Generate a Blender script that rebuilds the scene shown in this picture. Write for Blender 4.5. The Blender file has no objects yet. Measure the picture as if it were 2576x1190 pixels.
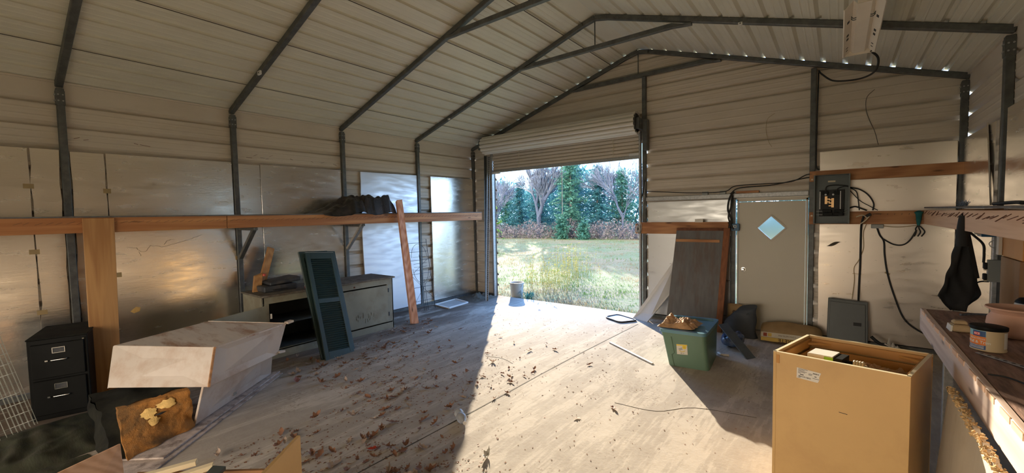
import bpy, bmesh, math, random
from mathutils import Vector, Matrix, Euler, noise
S = bpy.context.scene
COL = S.collection
PI = math.pi

# ------------------------------------------------------------------ camera, sky, sun, exposure
cam_d = bpy.data.cameras.new('camera')
cam = bpy.data.objects.new('camera', cam_d); COL.objects.link(cam)
cam_d.sensor_fit = 'HORIZONTAL'; cam_d.sensor_width = 36.0
cam_d.lens = 1062.06 / 2576 * 36.0
cam_d.clip_end = 400; cam_d.clip_start = .05
r_ = (0.7914515, 0.61090433, -0.02001051); u_ = (-0.01595922, 0.0533805, 0.99844671); w_ = (-0.61102358, 0.78990279, -0.05199763)
cam.matrix_world = Matrix(((r_[0], u_[0], -w_[0], 0), (r_[1], u_[1], -w_[1], 0), (r_[2], u_[2], -w_[2], 1.692), (0, 0, 0, 1)))
S.camera = cam
S.view_settings.view_transform = 'Standard'
S.view_settings.look = 'None'
S.view_settings.gamma = 1.0
S.view_settings.use_curve_mapping = False
S.view_settings.exposure = 1.9

world = bpy.data.worlds.new('sky'); S.world = world; world.use_nodes = True
wn = world.node_tree; wn.nodes.clear()
wo = wn.nodes.new('ShaderNodeOutputWorld'); bg = wn.nodes.new('ShaderNodeBackground')
tc = wn.nodes.new('ShaderNodeTexCoord'); sep = wn.nodes.new('ShaderNodeSeparateXYZ')
wn.links.new(tc.outputs['Generated'], sep.inputs[0])
rz = wn.nodes.new('ShaderNodeValToRGB')          # by height: pale at the horizon, blue above
rz.color_ramp.elements[0].position = 0.0; rz.color_ramp.elements[0].color = (.46, .70, 1.0, 1)
rz.color_ramp.elements[1].position = 0.6; rz.color_ramp.elements[1].color = (.17, .42, 1.0, 1)
wn.links.new(sep.outputs['Z'], rz.inputs[0])
ry = wn.nodes.new('ShaderNodeMapRange')          # brighter, warmer fill light added to the unseen sky behind the building
ry.inputs[1].default_value = .15; ry.inputs[2].default_value = -.5; ry.inputs[3].default_value = 0; ry.inputs[4].default_value = 1
wn.links.new(sep.outputs['Y'], ry.inputs[0])
mxw = wn.nodes.new('ShaderNodeMix'); mxw.data_type = 'RGBA'
mxw.inputs[7].default_value = (1.4, 1.2, .98, 1)
wn.links.new(ry.outputs[0], mxw.inputs[0]); wn.links.new(rz.outputs[0], mxw.inputs[6])
wn.links.new(mxw.outputs[2], bg.inputs[0]); bg.inputs[1].default_value = 1.42
wn.links.new(bg.outputs[0], wo.inputs[0])

SUN_E = math.radians(15.2)
sd = Vector((-.75, 1, 0)).normalized() * math.cos(SUN_E) + Vector((0, 0, math.sin(SUN_E)))
sun_d = bpy.data.lights.new('sun', 'SUN'); sun_d.energy = 3.8; sun_d.color = (1, .86, .66); sun_d.angle = math.radians(.55)
sun = bpy.data.objects.new('sun', sun_d); COL.objects.link(sun)
sun.rotation_euler = sd.to_track_quat('Z', 'Y').to_euler()

# ------------------------------------------------------------------ sizes of the building
L, RR, D, EZ, PZ = -6.238, 1.098, 6.747, 3.12, 4.294
XC = (L + RR) / 2
BACK = -2.6
SL = (PZ - EZ) / (RR - XC)
def roof_z(x): return EZ + (min(x - L, RR - x)) * SL

# ------------------------------------------------------------------ material helpers
MATS = {}
def new_mat(name):
    m = bpy.data.materials.new(name); m.use_nodes = True; MATS[name] = m
    return m, m.node_tree, m.node_tree.nodes['Principled BSDF']
def nd(t, kind, **kw):
    n = t.nodes.new(kind)
    for k, v in kw.items():
        if k.startswith('i_'): n.inputs[int(k[2:]) if k[2:].isdigit() else k[2:]].default_value = v
        else: setattr(n, k, v)
    return n
def coords(t, scale=(1, 1, 1), rot=(0, 0, 0), kind='Object', loc=(0, 0, 0)):
    tc = nd(t, 'ShaderNodeTexCoord'); mp = nd(t, 'ShaderNodeMapping')
    mp.inputs['Scale'].default_value = scale; mp.inputs['Rotation'].default_value = rot; mp.inputs['Location'].default_value = loc
    t.links.new(tc.outputs[kind], mp.inputs[0]); return mp.outputs[0]
def noise_(t, vec, scale, detail=4, rough=.55, dist=0):
    n = nd(t, 'ShaderNodeTexNoise'); n.inputs['Scale'].default_value = scale; n.inputs['Detail'].default_value = detail
    n.inputs['Roughness'].default_value = rough; n.inputs['Distortion'].default_value = dist
    t.links.new(vec, n.inputs['Vector']); return n.outputs['Fac']
def ramp(t, fac, stops):
    r = nd(t, 'ShaderNodeValToRGB'); e = r.color_ramp.elements
    while len(e) < len(stops): e.new(.5)
    for i, (p, c) in enumerate(stops):
        e[i].position = p; e[i].color = (c[0], c[1], c[2], 1) if hasattr(c, '__len__') else (c, c, c, 1)
    t.links.new(fac, r.inputs[0]); return r.outputs[0]
def mix(t, fac, a, b, mode='MIX'):
    m = nd(t, 'ShaderNodeMix', data_type='RGBA', blend_type=mode)
    for s, v in ((0, fac), (6, a), (7, b)):
        if isinstance(v, (int, float)): m.inputs[s].default_value = v
        elif isinstance(v, tuple): m.inputs[s].default_value = (*v, 1) if len(v) == 3 else v
        else: t.links.new(v, m.inputs[s])
    return m.outputs[2]
def bump(t, b, h, strength=.3, dist=.01):
    n = nd(t, 'ShaderNodeBump'); n.inputs['Strength'].default_value = strength; n.inputs['Distance'].default_value = dist
    t.links.new(h, n.inputs['Height']); t.links.new(n.outputs[0], b.inputs['Normal'])
def plain(name, col, rough=.6, metal=0, var=.12, scale=8, stretch=(1, 1, 1), bumps=.12, spec=None, dirt=None, dirt_amt=.5, dscale=3):
    m, t, b = new_mat(name)
    v = coords(t, stretch)
    n = noise_(t, v, scale, 5)
    c = ramp(t, n, [(.3, tuple(x * (1 - var) for x in col)), (.7, tuple(min(1, x * (1 + var)) for x in col))])
    if dirt:
        n2 = noise_(t, coords(t, stretch, loc=(3, 7, 1)), dscale, 6, .65)
        f = ramp(t, n2, [(.48, 0), (.64, dirt_amt)])
        c = mix(t, f, c, dirt)
    t.links.new(c, b.inputs['Base Color'])
    b.inputs['Roughness'].default_value = rough; b.inputs['Metallic'].default_value = metal
    if spec is not None: b.inputs['Specular IOR Level'].default_value = spec
    if bumps: bump(t, b, noise_(t, v, scale * 6, 4), bumps, .004)
    return m
def wood(name, c1, c2, axis='Y', rough=.6, scale=1.0, knots=True):
    m, t, b = new_mat(name)
    st = {'X': (.7, 14, 14), 'Y': (14, .7, 14), 'Z': (14, 14, .7)}[axis]
    v = coords(t, tuple(s * scale for s in st))
    n = noise_(t, v, 1.6, 5, .6, .6)
    w = nd(t, 'ShaderNodeTexWave'); w.inputs['Scale'].default_value = .9; w.inputs['Distortion'].default_value = 7; w.inputs['Detail'].default_value = 3
    t.links.new(v, w.inputs[0])
    f = mix(t, .45, n, w.outputs['Fac'])
    c = ramp(t, f, [(.25, c1), (.75, c2)])
    if knots:
        k = nd(t, 'ShaderNodeTexVoronoi'); k.inputs['Scale'].default_value = 1.0
        st2 = {'X': (2.2, 9, 9), 'Y': (9, 2.2, 9), 'Z': (9, 9, 2.2)}[axis]
        t.links.new(coords(t, st2), k.inputs[0])
        kf = ramp(t, k.outputs['Distance'], [(.05, 1), (.14, 0)])
        c = mix(t, kf, c, tuple(x * .35 for x in c1))
    t.links.new(c, b.inputs['Base Color']); b.inputs['Roughness'].default_value = rough
    bump(t, b, n, .15, .003)
    return m

# ------------------------------------------------------------------ materials
plain('siding', (.66, .58, .475), .42, 0, .05, .8, (1, 1, 3), 0, dirt=(.42, .34, .25), dirt_amt=.18, dscale=1.2)
plain('coil_lit', (.74, .69, .60), .4, 0, .04, 2, bumps=0)  # coil only, paler than the hanging curtain: light from below put into the colour
plain('roof_panel', (.72, .68, .56), .4, 0, .04, .8, (3, 1, 1), 0, dirt=(.46, .43, .33), dirt_amt=.2, dscale=1.2)
plain('steel', (.125, .13, .125), .5, .45, .25, 14, (1, 1, 1), .08, dirt=(.22, .21, .19), dirt_amt=.35, dscale=9)
plain('steel_bright', (.42, .42, .41), .45, .6, .2, 40, (1, 1, 1), .1)
wood('lumber_y', (.40, .16, .055), (.60, .29, .11), 'Y')
wood('lumber_x', (.36, .15, .055), (.52, .25, .10), 'X')
wood('lumber_z', (.40, .19, .065), (.55, .30, .115), 'Z', knots=False)
wood('lumber_fresh', (.62, .27, .15), (.80, .44, .28), 'Z')
wood('lumber_pale', (.66, .38, .22), (.82, .54, .35), 'Y')
wood('bench_wood', (.58, .42, .34), (.74, .58, .48), 'Y')
plain('black_metal', (.005, .0055, .005), .5, 0, .3, 6, bumps=.03, spec=.2)
plain('dusty_black', (.009, .0095, .008), .8, 0, .5, 7, bumps=.3, spec=.2, dirt=(.03, .03, .02), dirt_amt=.6)
plain('chrome', (.75, .74, .70), .22, 1, .05, 10, bumps=0)
plain('black_rubber', (.012, .012, .012), .6, 0, .2, 10, bumps=.05)
plain('black_plastic_sheet', (.018, .017, .017), .33, 0, .4, 14, bumps=.6, dirt=(.10, .07, .06), dirt_amt=.4, dscale=8)
plain('white_paint', (.66, .58, .51), .5, 0, .05, 5, bumps=.05, dirt=(.42, .24, .13), dirt_amt=.6, dscale=2.2)
plain('white_plastic', (.72, .70, .67), .4, 0, .04, 5, bumps=.02)
plain('lamp_white', (.86, .78, .66), .35, 0, .04, 5, bumps=.02)
plain('white_streaked', (.70, .62, .54), .5, 0, .06, 5, (.8, 3.2, 1), .05, dirt=(.38, .19, .10), dirt_amt=.85, dscale=2.6)
plain('raw_edge', (.45, .24, .12), .8, 0, .3, 30, bumps=.2)
plain('cabinet_paint', (.30, .29, .22), .55, 0, .08, 5, bumps=.06, dirt=(.17, .13, .08), dirt_amt=.5, dscale=3)
plain('cabinet_inside', (.05, .055, .05), .8, 0, .2, 6, bumps=.04)
plain('cabinet_top', (.17, .15, .12), .9, 0, .3, 12, bumps=.3, dirt=(.08, .05, .03), dirt_amt=.7, dscale=7)
plain('shutter_green', (.026, .052, .05), .42, 0, .12, 5, bumps=.04, dirt=(.08, .08, .05), dirt_amt=.2)
plain('shutter_edge', (.55, .55, .50), .5, 0, .1, 5, bumps=0)
plain('case_grey', (.045, .05, .06), .6, 0, .2, 8, bumps=.1, dirt=(.15, .13, .10), dirt_amt=.6, dscale=5)
plain('melamine', (.60, .38, .15), .42, 0, .05, 3, bumps=.02, dirt=(.45, .26, .10), dirt_amt=.35, dscale=2.5)
plain('melamine_edge', (.85, .72, .48), .5, 0, .04, 8, bumps=.02)
plain('inside_orange', (.50, .24, .06), .5, 0, .1, 4, bumps=.03)
plain('door_paint', (.58, .53, .42), .42, 0, .03, 2, bumps=.03)
plain('door_trim', (.62, .56, .46), .5, 0, .05, 8, bumps=.02)
plain('tote_green', (.12, .215, .15), .38, 0, .05, 4, bumps=.03)
plain('tote_lid', (.12, .27, .34), .33, 0, .05, 4, bumps=.03)
plain('kraft', (.56, .34, .18), .85, 0, .25, 14, bumps=.5, dirt=(.30, .16, .08), dirt_amt=.6, dscale=10)
plain('sack_paper', (.40, .26, .12), .8, 0, .15, 8, bumps=.25)
plain('sack_dark', (.10, .05, .03), .8, 0, .1, 8, bumps=0)
plain('sack_yellow', (.62, .42, .10), .8, 0, .1, 8, bumps=0)
plain('sack_red', (.32, .06, .03), .8, 0, .1, 8, bumps=0)
plain('sack_white', (.62, .55, .42), .8, 0, .1, 8, bumps=0)
plain('dark_bag', (.05, .06, .075), .5, 0, .2, 6, bumps=.4)
plain('blue_bag', (.03, .07, .18), .25, 0, .3, 9, bumps=.8, dirt=(.25, .28, .30), dirt_amt=.4, dscale=9)
plain('dark_board', (.07, .085, .085), .6, 0, .2, 6, bumps=.1)
plain('apron_cloth', (.014, .014, .014), .85, 0, .3, 9, bumps=.3)
plain('panel_grey', (.115, .13, .125), .45, .2, .1, 5, bumps=.03)
plain('panel_cover_grey', (.12, .13, .125), .5, .1, .06, 5, bumps=.03)
plain('copper', (.72, .45, .22), .35, .9, .1, 5, bumps=0)
plain('outlet_grey', (.30, .31, .29), .5, .4, .1, 5, bumps=0)
plain('ivory', (.70, .62, .45), .5, 0, .05, 5, bumps=0)
plain('blue_plastic', (.01, .09, .19), .4, 0, .1, 5, bumps=0)
plain('teal_cloth', (.015, .13, .13), .9, 0, .2, 15, bumps=.4)
plain('cupboard_orange', (.55, .22, .04), .45, 0, .08, 4, (1, 1, .3), .03)
plain('cupboard_brown', (.26, .13, .05), .55, 0, .12, 4, (4, 4, .5), .05)
plain('clay', (.68, .40, .28), .75, 0, .06, 6, bumps=.1)
plain('can_label', (.55, .42, .24), .5, 0, .04, 6, bumps=0)
plain('can_orange', (.80, .22, .03), .5, 0, .04, 6, bumps=0)
plain('can_blue', (.02, .08, .22), .5, 0, .1, 6, bumps=0)
plain('can_teal', (.25, .45, .50), .5, 0, .15, 20, bumps=0)
plain('red_ink', (.75, .04, .05), .5, 0, .04, 6, bumps=0)
plain('ink', (.03, .03, .03), .7, 0, .04, 6, bumps=0)
plain('blue_ink', (.05, .12, .5), .7, 0, .04, 6, bumps=0)
plain('label_white', (.72, .68, .60), .6, 0, .04, 6, bumps=0)
plain('label_yellow', (.85, .62, .05), .6, 0, .04, 6, bumps=0)
plain('lime', (.30, .65, .03), .5, 0, .04, 6, bumps=0)
plain('sponge', (.50, .36, .20), .9, 0, .1, 20, bumps=.3)
plain('bench_top', (.27, .155, .11), .9, 0, .45, 7, (5, .8, 5), .5, dirt=(.42, .28, .20), dirt_amt=.6, dscale=3)
plain('particle_face', (.56, .50, .40), .6, 0, .08, 4, bumps=.05, dirt=(.40, .32, .20), dirt_amt=.4)
plain('particle_edge', (.62, .42, .20), .95, 0, .5, 70, bumps=1.0)
plain('plank_grey', (.15, .145, .14), .8, 0, .14, 4, (6, 6, .4), .15, dirt=(.13, .075, .045), dirt_amt=.45, dscale=1.5)
plain('wire_galv', (.35, .37, .33), .45, .7, .1, 10, bumps=0)
plain('wire_dark', (.03, .04, .06), .5, .5, .1, 10, bumps=0)
plain('tarp_green', (.03, .034, .018), .75, 0, .6, 4, (1, 4, 1), .4, dirt=(.06, .05, .035), dirt_amt=.5)
plain('floor_wood', (.50, .42, .37), .8, 0, .2, 7, (3, 3, 3), .2, dirt=(.16, .12, .10), dirt_amt=.85, dscale=3)
plain('red_plastic', (.55, .06, .03), .35, 0, .1, 9, bumps=0)
plain('bark', (.12, .12, .13), .9, 0, .3, 6, (6, 6, 1), .6)
plain('bark_pale', (.07, .10, .17), .9, 0, .3, 6, (6, 6, 1), .5)  # blue veil of haze put into the bark colour
plain('bucket_grey', (.42, .42, .40), .6, 0, .1, 4, bumps=.05)
plain('rust', (.16, .06, .03), .9, 0, .4, 20, bumps=.2)
plain('tape_tan', (.42, .30, .14), .5, 0, .1, 8, bumps=0)
plain('crack_dark', (.10, .085, .06), .9, 0, .2, 8, bumps=0)

def foil(name, col, rough, wr=.25, sc=1.0):
    m, t, b = new_mat(name)
    v = coords(t, (1, 1, 1))
    n = noise_(t, v, 1.3, 3)
    c = ramp(t, n, [(.3, tuple(x * .93 for x in col)), (.7, col)])
    # scuffs: short pale and dark scratches
    sv = noise_(t, coords(t, (9, 9, 40), (.3, .2, .1)), 2.2, 3, .6)
    sf = ramp(t, sv, [(.75, 0), (.78, .5 * sc)])
    c = mix(t, sf, c, tuple(min(1, x * 1.25) for x in col))
    sv2 = noise_(t, coords(t, (30, 7, 14), (.5, .1, .4)), 2.0, 3, .6); c = mix(t, ramp(t, sv2, [(.755, 0), (.775, .7 * sc)]), c, tuple(x * .3 for x in col))
    t.links.new(c, b.inputs['Base Color']); b.inputs['Metallic'].default_value = .92
    r = ramp(t, mix(t, sf, noise_(t, coords(t, (1, 1, 5)), 3, 5), (1., 1., 1.)), [(.3, rough * .75), (.7, rough * 1.35), (.95, .8)])
    t.links.new(r, b.inputs['Roughness'])
    h = mix(t, .5, noise_(t, coords(t, (2, 2, 22)), 3, 4), noise_(t, v, 28, 3))
    bump(t, b, h, wr, .006)
    return m
foil('foil', (.90, .85, .77), .22, .12)
foil('foil_white', (.80, .80, .84), .45, .08)
foil('foil_wall', (.78, .70, .60), .33, .03, .15)
foil('foil_dull', (.56, .56, .55), .34, .05, .8)
plain('rail_brown', (.24, .085, .03), .7, 0, .3, 9, (3, 3, .6), .2)

def concrete():
    m, t, b = new_mat('concrete')
    v = coords(t)
    n1 = noise_(t, v, .9, 6, .6); n2 = noise_(t, v, 9, 6, .7)
    c = ramp(t, n1, [(.3, (.46, .41, .35)), (.7, (.60, .54, .46))])
    c = mix(t, ramp(t, n2, [(.45, 0), (.75, .5)]), c, (.38, .32, .25))
    # swept dirt: long streaks that run along the building
    st = noise_(t, coords(t, (4.2, .9, 1), (0, 0, .06)), 1.0, 6, .62, .4)
    fine = noise_(t, coords(t, (34, 3.5, 1), (0, 0, -.08)), 1.0, 4, .6)
    sm = mix(t, .30, st, fine)
    tcn = nd(t, 'ShaderNodeTexCoord'); sp = nd(t, 'ShaderNodeSeparateXYZ'); t.links.new(tcn.outputs['Object'], sp.inputs[0])
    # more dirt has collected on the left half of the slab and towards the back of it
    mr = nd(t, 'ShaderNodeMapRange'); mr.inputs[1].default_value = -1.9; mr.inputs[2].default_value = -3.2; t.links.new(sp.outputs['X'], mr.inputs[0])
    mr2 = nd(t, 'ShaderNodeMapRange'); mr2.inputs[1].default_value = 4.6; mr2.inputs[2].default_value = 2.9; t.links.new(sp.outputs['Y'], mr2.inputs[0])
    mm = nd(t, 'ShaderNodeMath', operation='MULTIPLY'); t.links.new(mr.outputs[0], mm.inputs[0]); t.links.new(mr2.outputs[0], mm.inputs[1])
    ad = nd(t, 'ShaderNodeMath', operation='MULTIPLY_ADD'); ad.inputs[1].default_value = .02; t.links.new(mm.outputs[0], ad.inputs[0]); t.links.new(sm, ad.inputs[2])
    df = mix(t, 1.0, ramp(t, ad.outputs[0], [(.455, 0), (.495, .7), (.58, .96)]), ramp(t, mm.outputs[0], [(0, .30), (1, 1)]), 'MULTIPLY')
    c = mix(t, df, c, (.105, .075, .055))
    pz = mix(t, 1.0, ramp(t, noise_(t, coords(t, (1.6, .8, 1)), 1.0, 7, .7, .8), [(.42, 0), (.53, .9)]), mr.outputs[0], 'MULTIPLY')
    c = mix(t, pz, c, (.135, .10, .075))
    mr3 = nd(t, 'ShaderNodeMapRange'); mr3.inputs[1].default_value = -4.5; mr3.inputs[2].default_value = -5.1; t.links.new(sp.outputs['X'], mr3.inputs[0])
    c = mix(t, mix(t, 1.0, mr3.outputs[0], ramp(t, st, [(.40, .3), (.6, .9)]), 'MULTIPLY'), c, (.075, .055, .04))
    n3 = noise_(t, v, 40, 5, .7)
    gr = ramp(t, noise_(t, v, 1.7, 5, .7, .5), [(.52, 0), (.66, 1)])
    g2 = mix(t, 1.0, ramp(t, n3, [(.50, 0), (.62, .65)]), gr, 'MULTIPLY')
    c = mix(t, g2, c, (.17, .12, .08))
    t.links.new(c, b.inputs['Base Color']); b.inputs['Roughness'].default_value = .88
    b.inputs['Specular IOR Level'].default_value = .2
    bump(t, b, mix(t, .5, n2, n3), .35, .008)
concrete()
def grassmat():
    m, t, b = new_mat('field')
    v = coords(t)
    n = noise_(t, v, .35, 5, .6); n2 = noise_(t, coords(t, (1, 1, 1)), 7, 6, .75)
    c = ramp(t, n, [(.35, (.19, .16, .09)), (.5, (.10, .155, .055)), (.68, (.05, .14, .045))])
    c = mix(t, ramp(t, n2, [(.4, 0), (.62, .75)]), c, (.19, .17, .13))
    t.links.new(c, b.inputs['Base Color']); b.inputs['Roughness'].default_value = .9
    bump(t, b, n2, .8, .08)
grassmat()
def leafy(name, c1, c2, trans=.35, rough=.7):
    m, t, b = new_mat(name)
    c = ramp(t, noise_(t, coords(t), 1.2, 4), [(.3, c1), (.7, c2)])
    tr = nd(t, 'ShaderNodeBsdfTranslucent'); ms = nd(t, 'ShaderNodeMixShader'); ms.inputs[0].default_value = trans
    t.links.new(c, b.inputs['Base Color']); t.links.new(c, tr.inputs[0]); b.inputs['Roughness'].default_value = rough
    t.links.new(b.outputs[0], ms.inputs[1]); t.links.new(tr.outputs[0], ms.inputs[2])
    t.links.new(ms.outputs[0], t.nodes['Material Output'].inputs[0])
leafy('dry_leaf', (.20, .085, .045), (.40, .21, .13), .15)
leafy('pale_leaf', (.42, .30, .22), (.58, .46, .38), .2)
leafy('red_leaf', (.45, .03, .015), (.60, .08, .03), .2)
leafy('pink_scrap', (.30, .09, .09), (.40, .22, .18), .1)
leafy('conifer', (.02, .11, .16), (.06, .24, .27), .4)  # bluish haze of the distance painted into the foliage colour
leafy('conifer_light', (.03, .15, .14), (.09, .26, .20), .3)
leafy('twig', (.12, .16, .25), (.20, .25, .34), .1)  # grey-blue haze over the bare trees put into the branch colour
leafy('scrub', (.13, .13, .16), (.24, .21, .22), .25)
leafy('grass_green', (.06, .15, .03), (.12, .22, .05), .4)
leafy('grass_straw', (.20, .16, .09), (.30, .25, .16), .5)
leafy('weed_yellow', (.30, .30, .06), (.40, .36, .10), .5)
def glass(name, tint=(1, 1, 1), rough=.02, alpha=None):
    m, t, b = new_mat(name)
    b.inputs['Base Color'].default_value = (*tint, 1); b.inputs['Roughness'].default_value = rough
    b.inputs['Transmission Weight'].default_value = 1; b.inputs['IOR'].default_value = 1.1 if name != 'clear_plastic' else 1.3
glass('glass', (1, 1, 1), .30); plain('clear_plastic', (.75, .78, .82), .15, 0, .1, 20, bumps=.4)
MATS['clear_plastic'].node_tree.nodes['Principled BSDF'].inputs['Transmission Weight'].default_value = .55
def foam():
    m, t, b = new_mat('foam')
    v = coords(t)
    n = noise_(t, v, 3.2, 6, .65, .3)
    c = ramp(t, n, [(.30, (.035, .022, .012)), (.42, (.20, .10, .03)), (.55, (.40, .17, .035)), (.72, (.26, .15, .06))])
    t.links.new(c, b.inputs['Base Color']); b.inputs['Roughness'].default_value = .95
    bump(t, b, noise_(t, v, 22, 6, .7), 1.0, .02)
foam()
plain('foam_torn', (.72, .48, .17), .9, 0, .2, 18, bumps=.8)

# ------------------------------------------------------------------ mesh helpers
def V(*a): return Vector(a)
class MB:
    def __init__(s): s.v = []; s.f = []
    def add(s, vs, fs):
        n = len(s.v); s.v += [Vector(p) for p in vs]; s.f += [tuple(i + n for i in f) for f in fs]; return s
    def b8(s, c):        # eight corners: bottom ring of four, top ring of four
        return s.add(c, [(3, 2, 1, 0), (4, 5, 6, 7), (0, 1, 5, 4), (1, 2, 6, 5), (2, 3, 7, 6), (3, 0, 4, 7)])
    def box(s, x0, x1, y0, y1, z0, z1):
        return s.b8([(x0, y0, z0), (x1, y0, z0), (x1, y1, z0), (x0, y1, z0), (x0, y0, z1), (x1, y0, z1), (x1, y1, z1), (x0, y1, z1)])
    def obox(s, c, size, rot=(0, 0, 0)):
        R = Euler(rot).to_matrix(); h = [q / 2 for q in size]
        pts = [Vector(c) + R @ Vector((a * h[0], b * h[1], d * h[2])) for d in (-1, 1) for a, b in ((-1, -1), (1, -1), (1, 1), (-1, 1))]
        return s.b8(pts)
    def bar(s, p, q, w, h, up=(0, 0, 1)):      # square bar from p to q
        p = Vector(p); q = Vector(q); d = (q - p).normalized(); a = d.cross(Vector(up))
        if a.length < 1e-4: a = d.cross(Vector((0, 1, 0)))
        a.normalize(); b = a.cross(d).normalized(); a *= w / 2; b *= h / 2
        return s.b8([p - a - b, p + a - b, q + a - b, q - a - b, p - a + b, p + a + b, q + a + b, q - a + b])
    def slab(s, quad, t):      # quad (four points) thickened along its normal by t (may be negative)
        q = [Vector(p) for p in quad]; n = (q[1] - q[0]).cross(q[3] - q[0]).normalized() * t
        return s.b8(q + [p + n for p in q])
    def poly(s, pts, off):     # polygon extruded by vector off
        n = len(pts); off = Vector(off); vs = [Vector(p) for p in pts]
        fs = [tuple(reversed(range(n))), tuple(range(n, 2 * n))] + [(i, (i + 1) % n, n + (i + 1) % n, n + i) for i in range(n)]
        return s.add(vs + [p + off for p in vs], fs)
    def tube(s, pts, r, seg=6, cap=True):
        pts = [Vector(p) for p in pts]; n = len(pts); rs = r if hasattr(r, '__len__') else [r] * n
        up = Vector((0, 0, 1)); base = len(s.v); prev = None
        for i, p in enumerate(pts):
            d = (pts[min(i + 1, n - 1)] - pts[max(i - 1, 0)])
            d = d.normalized() if d.length > 1e-9 else Vector((0, 0, 1))
            if prev is None:
                a = d.cross(up)
                if a.length < .05: a = d.cross(Vector((1, 0, 0)))
            else: a = prev - d * prev.dot(d)
            a.normalize(); prev = a; b = d.cross(a)
            s.v += [p + (a * math.cos(2 * PI * k / seg) + b * math.sin(2 * PI * k / seg)) * rs[i] for k in range(seg)]
        for i in range(n - 1):
            for k in range(seg):
                s.f.append((base + i * seg + k, base + i * seg + (k + 1) % seg, base + (i + 1) * seg + (k + 1) % seg, base + (i + 1) * seg + k))
        if cap: s.f += [tuple(base + k for k in reversed(range(seg))), tuple(base + (n - 1) * seg + k for k in range(seg))]
        return s
    def lathe(s, prof, c=(0, 0, 0), seg=28, axis='Z', rot=None):
        c = Vector(c); base = len(s.v); R = rot or Matrix.Identity(3); n = len(prof)
        for r, z in prof:
            for k in range(seg):
                a = 2 * PI * k / seg
                p = Vector((r * math.cos(a), r * math.sin(a), z))
                if axis == 'X': p = Vector((p.z, p.x, p.y))
                if axis == 'Y': p = Vector((p.y, p.z, p.x))
                s.v.append(c + R @ p)
        for i in range(n - 1):
            for k in range(seg): s.f.append((base + i * seg + k, base + i * seg + (k + 1) % seg, base + (i + 1) * seg + (k + 1) % seg, base + (i + 1) * seg + k))
        if prof[0][0] > 1e-5: s.f.append(tuple(base + k for k in reversed(range(seg))))
        if prof[-1][0] > 1e-5: s.f.append(tuple(base + (n - 1) * seg + k for k in range(seg)))
        return s
    def grid(s, fn, nu, nv):
        base = len(s.v)
        for j in range(nv + 1):
            for i in range(nu + 1): s.v.append(Vector(fn(i / nu, j / nv)))
        for j in range(nv):
            for i in range(nu):
                a = base + j * (nu + 1) + i; s.f.append((a, a + 1, a + nu + 2, a + nu + 1))
        return s
def smoothpts(pts, n=8):     # Catmull-Rom through the points
    P = [Vector(p) for p in pts]; P = [P[0] * 2 - P[1]] + P + [P[-1] * 2 - P[-2]]; out = []
    for i in range(1, len(P) - 2):
        for k in range(n):
            t = k / n; a, b, c, d = P[i - 1], P[i], P[i + 1], P[i + 2]
            out.append(.5 * ((2 * b) + (c - a) * t + (2 * a - 5 * b + 4 * c - d) * t * t + (3 * b - a - 3 * c + d) * t ** 3))
    out.append(P[-2]); return out

def setp(o, label=None, cat=None, group=None, kind=None):
    if label: o['label'] = label
    if cat: o['category'] = cat
    if group: o['group'] = group
    if kind: o['kind'] = kind
    return o
def finish(me, mat, smooth):
    me.materials.append(MATS[mat] if isinstance(mat, str) else mat)
    if smooth:
        me.polygons.foreach_set('use_smooth', [True] * len(me.polygons))
        if smooth is not True: me.set_sharp_from_angle(angle=math.radians(smooth))
def build(mb, name, mat, parent=None, label=None, cat=None, group=None, kind=None, smooth=0, bevel=0, origin=None, recalc=True):
    """link the collected shapes, given in world coordinates, as ONE mesh object whose origin is its thing's base"""
    if parent is not None:
        bpy_par = parent; inv = world_of(parent).inverted(); org = None
        vs = [inv @ p for p in mb.v]
        if parent.type == 'MESH': o_loc = Vector((0, 0, 0))
    else:
        if origin is None:
            xs = [p.x for p in mb.v]; ys = [p.y for p in mb.v]; zs = [p.z for p in mb.v]
            origin = ((min(xs) + max(xs)) / 2, (min(ys) + max(ys)) / 2, min(zs))
        o_ = Vector(origin); vs = [p - o_ for p in mb.v]
    me = bpy.data.meshes.new(name); me.from_pydata([tuple(p) for p in vs], [], mb.f)
    if recalc:
        bm = bmesh.new(); bm.from_mesh(me); bmesh.ops.recalc_face_normals(bm, faces=bm.faces); bm.to_mesh(me); bm.free()
    me.update()
    finish(me, mat, smooth)
    o = bpy.data.objects.new(name, me); COL.objects.link(o)
    if parent is not None: o.parent = parent
    else: o.location = o_
    if bevel:
        md = o.modifiers.new('bevel', 'BEVEL'); md.width = bevel; md.segments = 1; md.limit_method = 'ANGLE'; md.angle_limit = math.radians(40)
    return setp(o, label, cat, group, kind)
def world_of(o):
    m = Matrix.LocRotScale(o.location, o.rotation_euler, o.scale)
    return (world_of(o.parent) @ m) if o.parent else m
def thing(name, label, cat, loc=(0, 0, 0), group=None, rot=(0, 0, 0), kind=None):
    o = bpy.data.objects.new(name, None); COL.objects.link(o); o.location = loc; o.rotation_euler = rot
    o.empty_display_size = .2
    return setp(o, label, cat, group, kind)
def copy_tree(o, parent=None):
    c = o.copy(); COL.objects.link(c)
    if parent: c.parent = parent
    for ch in [k for k in bpy.data.objects if k.parent == o]: copy_tree(ch, c)
    return c
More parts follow.
